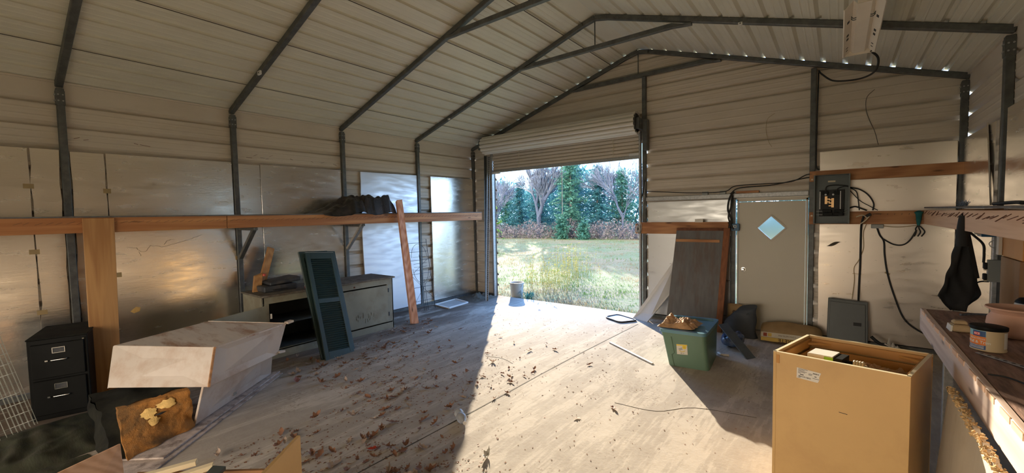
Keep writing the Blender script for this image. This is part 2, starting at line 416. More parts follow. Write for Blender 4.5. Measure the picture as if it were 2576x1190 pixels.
def text_mb(txt, size, M, bold=0, sx=1.0):
    """letters as thin flat geometry, laid out in the XY plane of matrix M, centred"""
    cu = bpy.data.curves.new('letters', 'FONT'); cu.body = txt; cu.size = size; cu.align_x = 'CENTER'; cu.align_y = 'CENTER'
    cu.extrude = .0004; cu.offset = bold; cu.resolution_u = 2
    ob = bpy.data.objects.new('letters_tmp', cu); COL.objects.link(ob)
    bpy.context.view_layer.update()
    me = bpy.data.meshes.new_from_object(ob.evaluated_get(bpy.context.evaluated_depsgraph_get()))
    mb = MB(); mb.add([M @ Vector((v.co.x * sx, v.co.y, v.co.z)) for v in me.vertices], [tuple(p.vertices) for p in me.polygons])
    bpy.data.objects.remove(ob); bpy.data.meshes.remove(me); bpy.data.curves.remove(cu)
    return mb
def frame(o, x, y):        # matrix with origin o, x axis x, y axis y
    x = Vector(x).normalized(); y = Vector(y); z = x.cross(y).normalized(); y = z.cross(x)
    m = Matrix((x, y, z)).transposed().to_4x4(); m.translation = Vector(o); return m

# ------------------------------------------------------------------ the shell: floor, walls, roof
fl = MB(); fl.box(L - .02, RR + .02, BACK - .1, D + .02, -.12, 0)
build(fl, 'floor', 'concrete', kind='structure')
gr = MB()
def gz(x, y):
    d = max(0, y - 7.2)
    return -.07 + .05 * noise.noise(Vector((x * .35, y * .35, 0))) * min(1, d / 3) + .012 * d * .35 * (1 if d > 0 else 0) * 0 - .0 * d
gr.grid(lambda u, v: (-60 + 100 * u, -40 + 100 * v, gz(-60 + 100 * u, -40 + 100 * v) if v else gz(-60 + 100 * u, -40)), 200, 200)
gro = build(gr, 'ground', 'field', kind='structure', smooth=True)

def rib_profile(lo, hi, ribs, depth=.02, half=.028, top=.014, minor=True, lip=2.1):
    """(position, depth) pairs: flat sheet with channels pressed outward at the ribs"""
    P = [(lo, 0)]; ribs = [r for r in sorted(ribs) if lo + half < r < hi - half]
    for i, r in enumerate(ribs):
        if minor:
            prev = ribs[i - 1] if i else r - .2228
            for fr in (.35, .65):
                c = prev + (r - prev) * fr
                if c - .012 > P[-1][0]: P += [(c - .012, 0), (c - .005, -.003), (c + .005, -.003), (c + .012, 0)]
        P += [(r - half * .8, 0), (r - half * .95, depth * lip * .5), (r - half * .85, depth * lip), (r - half * .0, depth * lip), (r + half * 1.25, 0)]
    P.append((hi, 0)); return P
def extrude_profile(mb, prof, fa, fb):
    """fa(pos, depth) and fb(pos, depth) give the two ends"""
    a = [fa(*p) for p in prof]; b = [fb(*p) for p in prof]; n = len(prof)
    mb.add(a + b, [(i, i + 1, n + i + 1, n + i) for i in range(n - 1)]); return mb
def solidify(o, t, off=1):
    md = o.modifiers.new('sheet', 'SOLIDIFY'); md.thickness = t; md.offset = off
WR = [2.012 - .2228 * k for k in range(9, 0, -1)] + [2.012, 2.204, 2.425, 2.651, 2.879, 3.237, 3.456, 3.68, 3.90, 4.12]
LR_ = [.222 * k for k in range(1, 13)] + [2.905]
LR_ = [2.902 - .2228 * k for k in range(13)]
wl = MB(); extrude_profile(wl, rib_profile(.045, EZ + .0, LR_), lambda z, d: (L - d, BACK, z), lambda z, d: (L - d, D + .02, z))
build(wl, 'wall_left', 'siding', kind='structure', recalc=False)
wr = MB(); extrude_profile(wr, rib_profile(.0, EZ, LR_), lambda z, d: (RR + d, BACK, z), lambda z, d: (RR + d, D + .0, z))
build(wr, 'wall_right', 'siding', kind='structure', recalc=False)
def gable(x0, x1, z0, z1, y, sgn=1):
    m = MB(); extrude_profile(m, rib_profile(z0, z1, WR), lambda z, d: (x0, y + sgn * d, z), lambda z, d: (x1, y + sgn * d, z))
    me = bpy.data.meshes.new('t'); me.from_pydata([tuple(p) for p in m.v], [], m.f)
    bm = bmesh.new(); bm.from_mesh(me)
    for (px, nx) in ((L, -1), (RR, 1)):
        bmesh.ops.bisect_plane(bm, geom=bm.verts[:] + bm.edges[:] + bm.faces[:], plane_co=(px, 0, EZ - .004), plane_no=Vector((nx * SL, 0, 1)).normalized(), clear_outer=True)
    bm.verts.ensure_lookup_table(); bm.verts.index_update()
    out = MB(); out.add([v.co.copy() for v in bm.verts], [tuple(v.index for v in f.verts) for f in bm.faces]); bm.free(); bpy.data.meshes.remove(me)
    return out
we = MB()
for (a, b, c, d) in ((L, -5.62, 0, 4.35), (-5.62, -2.45, 2.80, 4.35), (-2.45, -1.17, 0, 4.35), (-1.17, -.28, 1.84, 4.35), (-.28, RR, 0, 4.35)):
    g = gable(a, b, c, d, D); we.add(g.v, g.f)
build(we, 'wall_far', 'siding', kind='structure', recalc=False)
wb = MB()
for (a, b, c, d) in ((L, -4.6, 0, 4.35), (-4.6, -.6, 2.1, 4.35), (-.6, RR, 0, 4.35)):  # wide gap added in the unseen back wall to let in fill light
    g = gable(a, b, c, d, BACK, -1); wb.add(g.v, g.f)
build(wb, 'wall_back', 'siding', kind='structure', recalc=False)
# roof: channels run along the building, pressed upward
cl = MB()
RIBX = [.187 + .2175 * k for k in range(16)]
for side in (0, 1):
    x_of = (lambda s: L + s) if side == 0 else (lambda s: RR - s)
    prof = rib_profile(-.06, XC - L, RIBX, .022, .026, .014, True, 1.4)
    extrude_profile(cl, prof, lambda s, d: (x_of(s), BACK - .05, EZ + s * SL + d), lambda s, d: (x_of(s), D + .045, EZ + s * SL + d))
build(cl, 'ceiling', 'roof_panel', kind='structure', recalc=False)
# lap seams of the roof sheets on the left slope, the eave flashing and the base angle
sm = MB()
for k, s in enumerate((.595, 1.46, 2.33, 3.2)):
    sm.bar((L + s, BACK, EZ + s * SL - .002), (L + s, D, EZ + s * SL - .002), .010, .004)
build(sm, 'trim_1', 'crack_dark', kind='structure')
ef = MB(); ef.bar((L + .01, BACK, EZ - .01), (L + .01, D, EZ - .01), .02, .02)
ef.bar((RR - .01, BACK, EZ - .01), (RR - .01, D, EZ - .01), .02, .02)
build(ef, 'trim_2', 'siding', kind='structure')
bs = MB(); bs.bar((L + .03, BACK, .022), (L + .03, D, .022), .055, .044); bs.bar((RR - .03, BACK, .022), (RR - .03, D, .022), .055, .044)
build(bs, 'baseboard_sides', 'steel', kind='structure')
bf = MB()
for a, b in ((L, -5.70), (-2.45, -1.18), (-.28, RR)): bf.box(a, b, D - .057, D - .002, 0, .044)
build(bf, 'baseboard_far', 'steel', kind='structure')

# slab joint and cracks, as narrow grooves' dirt fill lying in the slab
def crackline(pts, w, name):
    P = smoothpts(pts, 5); m = MB()
    for i in range(len(P) - 1):
        m.bar(P[i], P[i + 1], w * random.uniform(.6, 1.2), .0016)
    build(m, name, 'crack_dark', kind='structure')
random.seed(5)
crackline([(-2.37, 6.13, .001), (-2.45, 4.2, .001), (-2.47, 2.6, .001), (-2.5, 1.0, .001), (-2.5, -2.4, .001)], .012, 'trim_3')
crackline([(-1.55, 3.45, .001), (-1.2, 3.5, .001), (-.95, 3.75, .001), (-.5, 3.85, .001)], .005, 'trim_4')
crackline([(-3.34, 3.74, .001), (-3.1, 3.78, .001), (-2.9, 3.716, .001)], .006, 'trim_5')

# ------------------------------------------------------------------ steel frames
FY = (6.715, 5.2, 3.70, 2.18, .65, -.9, -2.45)
T = .06
FLAB = ['galvanised steel frame against the far end wall', 'galvanised steel frame nearest the far end wall, its tie beam clear of the wall',
        'galvanised steel frame second out from the far wall', 'galvanised steel frame with a white clip on its left rafter',
        'nearest galvanised steel frame, its left post beside the black filing cabinet', 'galvanised steel frame over the viewer', 'galvanised steel frame at the back of the building']
for i, y in enumerate(FY[:6]):
    t = thing('steel_truss', FLAB[i], 'steel truss', (XC, y, 0), 'steel frames of the building')
    for s, x in ((1, L), (-1, RR)):
        m = MB(); x0, x1 = sorted((x, x + s * T))
        m.box(x0, x1, y - T / 2, y + T / 2, 0, EZ - .075); po = build(m, 'post', 'steel', t, bevel=.006)
        # folded sleeve where post meets rafter, with bolts
        m = MB(); m.box(x0 - (.003 if s < 0 else 0), x1 + (.003 if s > 0 else 0), y - T / 2 - .004, y + T / 2 + .004, EZ - .24, EZ - .10)
        sl = build(m, 'sleeve', 'steel', t)
        for dz in (-.20, -.14):
            for dy in (-.015, .018): b = MB(); b.tube([(x + s * T, y + dy, EZ + dz), (x + s * (T + .010), y + dy, EZ + dz)], .007, 8); build(b, 'bolt', 'steel_bright', sl)
            for dx in (.015, .045): b = MB(); b.tube([(x + s * dx, y - T / 2 - .002, EZ + dz), (x + s * dx, y - T / 2 - .012, EZ + dz)], .007, 8); build(b, 'bolt', 'steel_bright', sl)
        m = MB(); hz = T / 2 * math.sqrt(1 + SL * SL)
        e0 = Vector((x + s * .0, y, EZ - hz - .002)); e1 = Vector((XC - s * .16, y, EZ + (XC - L - .16) * SL - hz - .002)); mid = Vector((XC, y, PZ - hz - .028))
        m.bar(e0, e1, T, T); build(m, 'rafter', 'steel', t, bevel=.006)
    m = MB(); m.bar((XC - .18, y, PZ - .18 * SL - hz - .002), (XC, y, PZ - hz - .02), T, T); m.bar((XC, y, PZ - hz - .02), (XC + .18, y, PZ - .18 * SL - hz - .002), T, T)
    build(m, 'ridge_bend', 'steel', t, bevel=.006)
    # flattened-end tie beam hung under the ridge
    xa, xb, zt = -3.78, -1.36, 3.85
    m = MB()
    def flat(x, zz, h): return [(x, y - .036, zz - h), (x, y + .02, zz - h), (x, y + .02, zz + h), (x, y - .036, zz + h)]
    secs = [(xa, 3.845, .012), (xa + .10, 3.845, .014), (xa + .22, 3.862, .028), (xb - .22, 3.862, .028), (xb - .10, 3.835, .014), (xb, 3.825, .014)]
    vs = [p for q in secs for p in flat(*q)]; fs = [(0, 1, 2, 3), tuple(len(vs) - 4 + k for k in (3, 2, 1, 0))]
    for k in range(len(secs) - 1):
        for e in range(4): fs.append((k * 4 + e, k * 4 + (e + 1) % 4, k * 4 + 4 + (e + 1) % 4, k * 4 + 4 + e))
    m.add(vs, fs); build(m, 'tie_beam', 'steel', t, bevel=.004)
    m = MB(); m.bar((XC, y - .012, 3.88), (XC, y - .012, PZ - .09), .012, .012); build(m, 'hanger_rod', 'steel', t)

def box_thing(name, b, mat, label, cat, bevel=.003, group=None):
    m = MB(); m.box(*b); return build(m, name, mat, label=label, cat=cat, bevel=bevel, group=group)
# gable studs, jambs and the header over the walk door
box_thing('steel_stud', (-2.505, -2.445, D - .062, D - .002, 0, 3.83), 'steel', 'galvanised steel stud between the big door opening and the small door', 'steel post', .005)
box_thing('steel_stud', (-.305, -.245, D - .062, D - .002, 0, roof_z(-.28) - .09), 'steel', 'galvanised steel stud to the right of the small door', 'steel post', .005)
box_thing('steel_stud', (-5.70, -5.63, D - .062, D - .002, 0, 3.02), 'steel', 'galvanised steel stud left of the big door opening', 'steel post', .005)
box_thing('steel_stud', (-1.215, -1.155, D - .062, D - .002, 0, 1.86), 'steel', 'short galvanised steel stud left of the small door, below the header', 'steel post', .005)
t = thing('door_header', 'horizontal galvanised tube above the small door and insulation board', 'steel beam', (-1.4, D - .03, 1.862))
m = MB(); m.box(-2.443, -.307, D - .063, D - .002, 1.862, 1.925); build(m, 'tube', 'steel_bright', t, bevel=.005)
for x in (-1.6, -1.36):
    m = MB(); m.box(x, x + .075, D - .066, D - .01, 1.925, 1.972); build(m, 'clip', 'outlet_grey', t)

# ------------------------------------------------------------------ walk door
dr = thing('door_1', None, None, (-.72, D - .03, 0), kind='structure')
m = MB(); y0, y1 = D - .045, D - .008
cx, cz, hw, hh = -.722, 1.440, .158, .158
X0, X1, Z0, Z1 = -1.112, -.338, .02, 1.80
# slab with a diamond opening
o8 = [(X0, Z0), (X1, Z0), (X1, Z1), (X0, Z1)]; dm = [(cx, cz - hh), (cx + hw, cz), (cx, cz + hh), (cx - hw, cz)]
vs = [(x, y0, z) for x, z in o8 + dm] + [(x, y1, z) for x, z in o8 + dm]
fs = []
for (a, b_, c, d) in ((0, 1, 4, None), (1, 5, 4, None), (1, 2, 5, None), (2, 6, 5, None), (2, 3, 6, None), (3, 7, 6, None), (3, 0, 7, None), (0, 4, 7, None)):
    f = (a, b_, c); fs.append(f); fs.append(tuple(8 + k for k in reversed(f)))
for a, b_ in ((0, 1), (1, 2), (2, 3), (3, 0)): fs.append((a, b_, b_ + 8, a + 8))
for a, b_ in ((4, 5), (5, 6), (6, 7), (7, 4)): fs.append((a, a + 8, b_ + 8, b_))
m.add(vs, fs); ds = build(m, 'door_slab', 'door_paint', dr)
m = MB()
for k in range(4):
    a, b_ = dm[k], dm[(k + 1) % 4]
    sc = 1.10
    A = (cx + (a[0] - cx) * sc, y0 - .006, cz + (a[1] - cz) * sc); B = (cx + (b_[0] - cx) * sc, y0 - .006, cz + (b_[1] - cz) * sc)
    m.bar(A, B, .022, .012, (0, 1, 0))
wf = build(m, 'window_frame', 'door_trim', dr, bevel=.002)
m = MB(); m.poly([(x, D - .026, z) for x, z in dm], (0, .005, 0)); build(m, 'window_pane', 'glass', dr)
m = MB(); kx, kz = -1.055, .85
m.lathe([(.0, -.062), (.018, -.060), (.026, -.045), (.024, -.032), (.012, -.022), (.012, -.006), (.032, -.005), (.032, 0)], (kx, y0, kz), 24, 'Y'); build(m, 'door_knob', 'chrome', dr, smooth=40)
m = MB()
m.box(X0 - .022, X0 - .004, D - .062, D - .006, 0, 1.835); m.box(X1 + .004, X1 + .028, D - .062, D - .006, 0, 1.835); m.box(X0 - .022, X1 + .028, D - .062, D - .006, 1.808, 1.845)
build(m, 'door_frame', 'door_trim', dr, bevel=.003)
m = MB(); m.box(X0 - .02, X1 + .02, D - .07, D - .004, 0, .02); build(m, 'threshold', 'steel_bright', dr)

# ------------------------------------------------------------------ roll-up door
ru = thing('rollup_door', 'beige steel roll-up door coiled above the big opening', 'garage door', (-4.0, D - .1, 2.6))
m = MB(); R0 = .150; NF = 14; prof = []
cy, cz = D - .27, 3.08
nseg = NF * 6
def coil_r(k): return R0 + (-.006, .020, .027, .028, .027, .020)[k % 6]
xs_ = (-5.655, -2.50)
ring = [[(x, cy + coil_r(k) * math.cos(2 * PI * k / nseg), cz + coil_r(k) * math.sin(2 * PI * k / nseg)) for k in range(nseg)] for x in xs_]
m.add(ring[0] + ring[1], [(k, (k + 1) % nseg, nseg + (k + 1) % nseg, nseg + k) for k in range(nseg)] )
c_ = build(m, 'coiled_curtain', 'coil_lit', ru, smooth=25)
m = MB()
for x in xs_:
    pts = []
    for k in range(0, 220): 
        a = k * .33; r = R0 - .004 - k * .00045 + (.006 if k % 2 else 0); pts.append((x + .012 * (1 if x < -4 else -1), cy + r * math.cos(a), cz + r * math.sin(a)))
    m.tube(pts, .0035, 4)
    m.lathe([(.05, 0), (.150, .0)], (x + (.02 if x < -4 else -.02), cy, cz), 32, 'X')
build(m, 'coil_end', 'steel', ru)
m = MB(); m.tube([(-5.72, cy, cz), (-2.44, cy, cz)], .022, 10); build(m, 'axle', 'steel', ru)
m = MB()   # hanging curtain with its horizontal corrugations
zc0, zc1 = 2.60, 3.06; pr = []; z = zc0
while z < zc1: pr += [(z, -.008), (z + .006, .014), (z + .046, .014), (z + .052, -.008)]; z += .0585
extrude_profile(m, pr, lambda z, d: (-5.60, D - .085 - d, z), lambda z, d: (-2.515, D - .085 - d, z)); hc = build(m, 'curtain', 'siding', ru, recalc=False)
m = MB(); m.box(-5.60, -2.515, D - .10, D - .075, 2.545, 2.602); bb = build(m, 'bottom_bar', 'steel_bright', ru, bevel=.004)
m = MB(); m.box(-5.60, -5.40, D - .125, D - .10, 2.52, 2.56); m.box(-2.70, -2.515, D - .125, D - .10, 2.60, 2.635); build(m, 'latch', 'white_plastic', ru)
for x in (-5.615, -2.515):
    m = MB(); m.box(x - .02, x + .01, D - .13, D - .065, 0, 2.98); build(m, 'guide_track', 'steel_bright', ru, bevel=.003)
m = MB(); m.box(-2.46, -2.385, D - .17, D - .06, 2.66, 3.14); m.box(-2.50, -2.45, cy - .07, cy + .2, 2.98, 3.15); build(m, 'bracket', 'steel', ru, bevel=.004)
m = MB(); m.box(-5.76, -5.66, cy - .09, cy + .2, 3.0, 3.17); build(m, 'bracket', 'steel', ru, bevel=.004)
random.seed(3)
for x, a in ((-4.93, 0), (-2.98, 1)):
    m = MB(); m.tube([(x + random.uniform(-.006, .006), D - .108, 2.96 - .02 * k) for k in range(19)], .0045, 5); build(m, 'curtain_tie', 'ivory', ru)
m = MB(); m.tube([(-3.97, D - .10, 2.55), (-3.972, D - .10, 2.2), (-3.975, D - .10, 1.68)], .008, 6); build(m, 'pull_rope', 'ivory', ru)
# loop chain by the right guide
ch = MB(); P = smoothpts([(-2.44, D - .09, 2.16), (-2.47, D - .12, 1.9), (-2.52, D - .14, 1.65), (-2.545, D - .15, 1.45), (-2.54, D - .15, 1.36), (-2.50, D - .13, 1.40), (-2.47, D - .11, 1.8), (-2.44, D - .09, 2.16)], 12)
for k in range(0, len(P) - 1): ch.obox(P[k], (.006, .006, .016), (k % 2 * .7, 0, k))
ch.tube(P, .0035, 5)
setp(build(ch, 'hoist_chain', 'steel_bright'), 'thin hanging chain loop beside the right edge of the big opening', 'chain')

# ------------------------------------------------------------------ insulation boards
BT = .024
def iboard(y0, y1, zt, label, mat='foil', z0=.05, xo=.004, lean=0, jag=0, dz=0, seed=1):
    random.seed(seed)
    x = L + xo; n = 14
    e0, e1 = [], []
    for k in range(n + 1):
        z = z0 + (zt - z0) * k / n
        j = random.uniform(-jag, jag)
        e0.append((y0 + j, z)); e1.append((y1 + random.uniform(-jag, jag) * .6, z + (dz if k == n else 0)))
    out = [(x + lean * (1 - (z - z0) / (zt - z0)), y, z) for y, z in e0] + [(x + lean * (1 - (z - z0) / (zt - z0)), y, z) for y, z in reversed(e1)]
    m = MB(); m.poly(out, (BT, 0, 0))
    return build(m, 'insulation_board', mat, label=label, cat='insulation board', group='foil insulation boards on the walls', bevel=.002)
ib = []
iboard(-1.5, -.815, 2.43, 'foil-faced insulation board at the far left edge of the photo', seed=1)
iboard(-.81, .405, 2.428, 'wide foil insulation board above and left of the filing cabinet', jag=.004, seed=2)
iboard(.412, .612, 2.432, 'narrow foil insulation board directly left of the nearest wall post', jag=.012, seed=3)
iboard(.688, .945, 2.424, 'narrow foil insulation strip between the nearest wall post and the wide cracked board', jag=.008, seed=4)
big = iboard(.955, 2.145, 2.43, 'wide foil insulation board with a jagged crack line, right of the upright orange plank', dz=.008, seed=5)
iboard(2.215, 2.478, 2.426, 'narrow scratched foil insulation strip behind the angled shelf bracket', jag=.004, seed=6)
iboard(2.484, 3.665, 2.436, 'wide grey foil insulation board behind the green shutters', dz=.008, seed=7)
iboard(4.0, 5.165, 2.44, 'pale bluish insulation board behind the leaning pink stud', 'foil_white', .05, .014, .01, .012, .012, 8)
iboard(5.50, 6.68, 2.455, 'bluish foil insulation board nearest the big opening on the left wall', 'foil', .05, .014, .01, .003, .005, 9)
# jagged crack and gouges in the wide board
random.seed(11)
def crack(pts, w, par, name='crack'):
    m = MB(); P = []
    for a, b_ in zip(pts, pts[1:]):
        for k in range(4): 
            t_ = k / 4; P.append(Vector(a).lerp(Vector(b_), t_) + Vector((0, random.uniform(-.006, .006), random.uniform(-.006, .006))))
    P.append(Vector(pts[-1])); 
    for i in range(len(P) - 1): m.bar(P[i], P[i + 1], .0015, w * random.uniform(1.0, 2.0), (1, 0, 0))
    return build(m, name, 'crack_dark', par)
xs = L + .0285
crack([(xs, 1.08, 1.42), (xs, 1.16, 1.40), (xs, 1.20, 1.35), (xs, 1.25, 1.37), (xs, 1.28, 1.42), (xs, 1.38, 1.40), (xs, 1.55, 1.44), (xs, 1.70, 1.49), (xs, 1.78, 1.52)], .006, big)
crack([(xs, 1.18, 1.36), (xs, 1.19, 1.31)], .004, big)
crack([(xs, 1.40, 1.42), (xs, 1.44, 1.47), (xs, 1.50, 1.48)], .005, big)
m = MB(); m.poly([(xs - .001, 1.07, .70), (xs - .001, 1.10, .675), (xs - .001, 1.15, .69), (xs - .001, 1.16, .73), (xs - .001, 1.12, .745)], (.002, 0, 0)); build(m, 'gouge', 'foam_torn', big)
# tan tape tabs and small fixings on the wall
TAB = [(.395, 2.06, 'on the widest left board'), (.40, 1.42, 'at mid height by the nearest post'), (.42, .82, 'above the filing cabinet')]
for y, z, w in TAB:
    m = MB(); m.obox((L + .031, y, z), (.003, .07, .045)); build(m, 'tape_tab', 'tape_tan', label='small tan tape tab ' + w, cat='tape')
for y, z, w in ((.95, 2.03, 'high on the seam left of the cracked board'), (.99, 1.12, 'low on the seam right of the upright plank'), (2.16, 1.20, 'at the right edge of the cracked board')):
    m = MB(); m.obox((L + .031, y, z), (.003, .06, .05)); build(m, 'tape_tab', 'tape_tan', label='small tan tape tab ' + w, cat='tape')
# rusty streaks of old glue on the siding above the boards
random.seed(8)
m = MB()
for y, z in ((.73, 2.56), (.80, 2.555), (1.20, 2.57), (1.25, 2.56), (2.33, 2.52), (2.50, 2.53), (2.62, 2.56), (2.9, 2.55), (3.2, 2.54), (3.35, 2.53), (3.55, 2.53), (2.42, 2.55), (2.57, 2.52)):
    m.bar((L + .003, y, z), (L + .003, y + random.uniform(.03, .09), z + random.uniform(-.02, .02)), .003, .008, (1, 0, 0))
setp(build(m, 'glue_streaks', 'rust', kind='stuff'), 'rust brown streaks on the siding above the left insulation boards', 'stain')

def end_board(x0, x1, z0, z1, mat, label, y=D - .03, seed=1, jag=.006):
    random.seed(seed); n = 10
    a = [(x0 + random.uniform(-jag, jag), y, z0 + (z1 - z0) * k / n) for k in range(n + 1)]; b_ = [(x1, y, z0 + (z1 - z0) * k / n) for k in range(n + 1)]
    m = MB(); m.poly(a + list(reversed(b_)), (0, .024, 0))
    return build(m, 'insulation_board', mat, label=label, cat='insulation board', group='foil insulation boards on the walls', bevel=.002)
fb = end_board(-.195, 1.03, .05, 2.41, 'foil_wall', 'large pale foil insulation board right of the electrical panel', seed=21)
end_board(-2.42, -1.225, .05, 1.845, 'foil_dull', 'foil insulation board between the big opening and the small door', seed=22)
random.seed(5)
m = MB(); yb = D - .031
m.grid(lambda u, v: (-.115 + .14 * u + .02 * v, yb - .0008, 1.215 + .05 * u + (v - .5) * .05 * math.sin(PI * min(1, u + .05))), 8, 3); build(m, 'smudge', 'crack_dark', fb)
def yb_bits(par, n, x0, x1, z0, z1, seed, ww=.02):
    random.seed(seed); m = MB()
    for k in range(n):
        x = random.uniform(x0, x1); z = random.uniform(z0, z1); l = random.uniform(.3, 1) * ww * 1.6; a = random.uniform(-.25, .25)
        m.bar((x, yb - .0006, z), (x + l * math.cos(a), yb - .0006, z + l * math.sin(a)), .0012, random.uniform(.0012, .003), (0, 1, 0))
    return build(m, 'nicks', 'crack_dark', par, kind='stuff')
yb_bits(fb, 60, -.17, 1.0, .15, 1.45, 6, .014)
# right wall boards
def rboard(y0, y1, zt, label, x=RR - .03, lean=0, mat='foil'):
    m = MB(); m.b8([(x - lean, y0, .05), (x - lean + BT, y0, .05), (x - lean + BT, y1, .05), (x - lean, y1, .05), (x, y0, zt), (x + BT, y0, zt), (x + BT, y1, zt), (x, y1, zt)])
    return build(m, 'insulation_board', mat, label=label, cat='insulation board', group='foil insulation boards on the walls', bevel=.002)
rboard(5.50, 6.66, 2.42, 'foil insulation board on the right wall in the far corner', mat='foil')
rboard(3.75, 4.97, 2.44, 'grey foil insulation sheet in front of the tall post on the right wall', x=RR - .075, mat='foil')
m = MB(); m.b8([(1.03, 5.40, 1.69), (1.04, 5.40, 1.69), (1.06, 5.47, 1.69), (1.05, 5.47, 1.69), (1.05, 5.70, 2.44), (1.06, 5.70, 2.44), (1.08, 5.77, 2.44), (1.07, 5.77, 2.44)])
build(m, 'insulation_strip', 'foil', label='loose pale strip of board peeling off beside the tall right post', cat='insulation board', bevel=.001)

# ------------------------------------------------------------------ long shelf on the left wall
SX = -5.62; SZ0, SZ1 = 1.598, 1.742
sh = thing('wall_shelf', 'long shelf with an orange-brown front board along the left wall', 'shelf', (SX, 2.2, SZ0))
for k, (a, b_) in enumerate(((-2.3, 1.86), (1.866, 6.30))):
    m = MB(); m.box(SX - .038, SX, a, b_, SZ0, SZ1); fbd = build(m, 'front_board', 'lumber_y' if k == 0 else 'lumber_y', sh, bevel=.003)
m = MB(); m.box(L + .065, SX - .002, -2.3, 6.30, SZ1, SZ1 + .014); build(m, 'deck', 'plank_grey', sh)
m = MB(); m.box(L + .065, SX - .04, 6.26, 6.30, SZ0, SZ1); build(m, 'end_board', 'lumber_pale', sh)
for y in (-2.3, -.9, .72, 2.25, 3.78, 5.27):
    m = MB(); m.box(L + .062, SX - .04, y + .03, y + .07, SZ0 + .02, SZ1); build(m, 'joist', 'lumber_x', sh)
m = MB(); m.box(L + .062, L + .10, -2.3, 6.3, SZ0 + .01, SZ1); build(m, 'wall_ledger', 'lumber_y', sh)
m = MB(); random.seed(2); y = .25
while y < 6.2:      # row of slanting dark cuts along the board
    l = random.uniform(.035, .055); z = SZ0 + .092 + random.uniform(-.004, .004)
    m.bar((SX + .001, y, z - .008), (SX + .001, y + l, z + .012), .002, .0045, (1, 0, 0)); y += random.uniform(.055, .075)
build(m, 'cut_marks', 'crack_dark', sh, kind='stuff')
for y, x1_ in ((2.18, -5.68), (3.70, -5.72)):
    br = MB(); br.bar((L + .065, y, 1.20), (x1_, y, 1.60), .045, .05, (0, 1, 0)); b1 = build(br, 'bracket', 'steel_bright' if y > 3 else 'steel', sh, bevel=.004)
    br = MB(); br.box(L + .062, x1_ + .02, y - .022, y + .022, 1.56, 1.597); build(br, 'bracket_arm', 'steel', b1, bevel=.004)
# upright plank
m = MB(); m.b8([(-5.58, .665, 0), (-5.61, .665, 0), (-5.64, .865, 0), (-5.61, .865, 0), (SX + .004, .675, 1.735), (SX + .034, .675, 1.735), (SX + .034, .905, 1.735), (SX + .004, .905, 1.735)])
m = MB(); m.b8([(-5.585, .655, 0), (-5.555, .655, 0), (-5.575, .86, 0), (-5.605, .86, 0), (SX + .003, .672, 1.736), (SX + .033, .672, 1.736), (SX + .033, .892, 1.736), (SX + .003, .892, 1.736)])
build(m, 'upright_plank', 'lumber_z', label='wide upright orange plank standing against the front of the long shelf', cat='plank', bevel=.003)
# leaning pink stud
m = MB(); top = Vector((SX + .046, 4.275, 1.97)); bot = Vector((-5.275, 4.275, 0.0))
m.b8([(-5.315, 4.205, 0), (-5.275, 4.205, 0), (-5.240, 4.315, 0), (-5.280, 4.335, 0), (SX + .020, 4.215, 1.93), (SX + .056, 4.215, 1.96), (SX + .056, 4.325, 1.97), (SX + .020, 4.325, 1.965)])
build(m, 'leaning_stud', 'lumber_fresh', label='pinkish raw wood stud leaning against the long shelf', cat='board', bevel=.003)
# black plastic heaped on the shelf
random.seed(4)
def tarp(u, v):
    y = 3.02 + 1.20 * u; x = SX - .50 + .54 * v
    h = .245 * (math.sin(PI * min(1, u * 1.0 + .02)) ** .6) * (.45 + .55 * math.sin(PI * min(1, v * .9 + .1))) if 0 < u < 1 else 0
    if u > .55: h = max(h, .235 * (1 - max(0, (u - .9)) * 7)) * (1 if v < .96 else .5)
    if u < .35: h *= u / .35 * .8 + .12
    n = noise.noise(Vector((y * 5, x * 6, 1))) * .07 + abs(noise.noise(Vector((y * 13, x * 9, 4)))) * .06
    z = SZ1 + .015 + max(0, h + n * min(1, h * 9))
    if v > .93: x += .03; z = z * .3 + (SZ1 - .02 - .05 * abs(math.sin(u * 6.5))) * .7
    return (x + noise.noise(Vector((y * 9, z * 8, 2))) * .03 * (1 if v < .9 else .3), y, z)
m = MB(); m.grid(tarp, 70, 26)
build(m, 'plastic_sheet', 'black_plastic_sheet', label='crumpled black plastic sheet heaped on the long shelf', cat='plastic sheet', smooth=50, recalc=False)

# ------------------------------------------------------------------ filing cabinet
F0 = Vector((-5.402, .257, 0)); F1 = Vector((-5.303, .612, 0)); fx = (F1 - F0).normalized(); fy = Vector((-fx.y, fx.x, 0)); FW = (F1 - F0).length
fc = thing('filing_cabinet', 'black two-drawer metal filing cabinet with a dusty top against the left wall', 'filing cabinet', tuple((F0 + F1) / 2), rot=(0, 0, math.atan2(fx.y, fx.x)))
def fcm(): return MB()
Mf = frame(F0, fx, fy)
def fbx(m, a, b_, c, d, e, f):
    m.b8([Mf @ Vector(p) for p in ((a, c, e), (b_, c, e), (b_, d, e), (a, d, e), (a, c, f), (b_, c, f), (b_, d, f), (a, d, f))]); return m
HC = .70
m = MB(); fbx(m, 0, FW, .012, .62, 0, HC); build(m, 'body', 'black_metal', fc, bevel=.004)
m = MB(); fbx(m, -.004, FW + .004, .004, .62, HC, HC + .012); build(m, 'top', 'dusty_black', fc, bevel=.003)
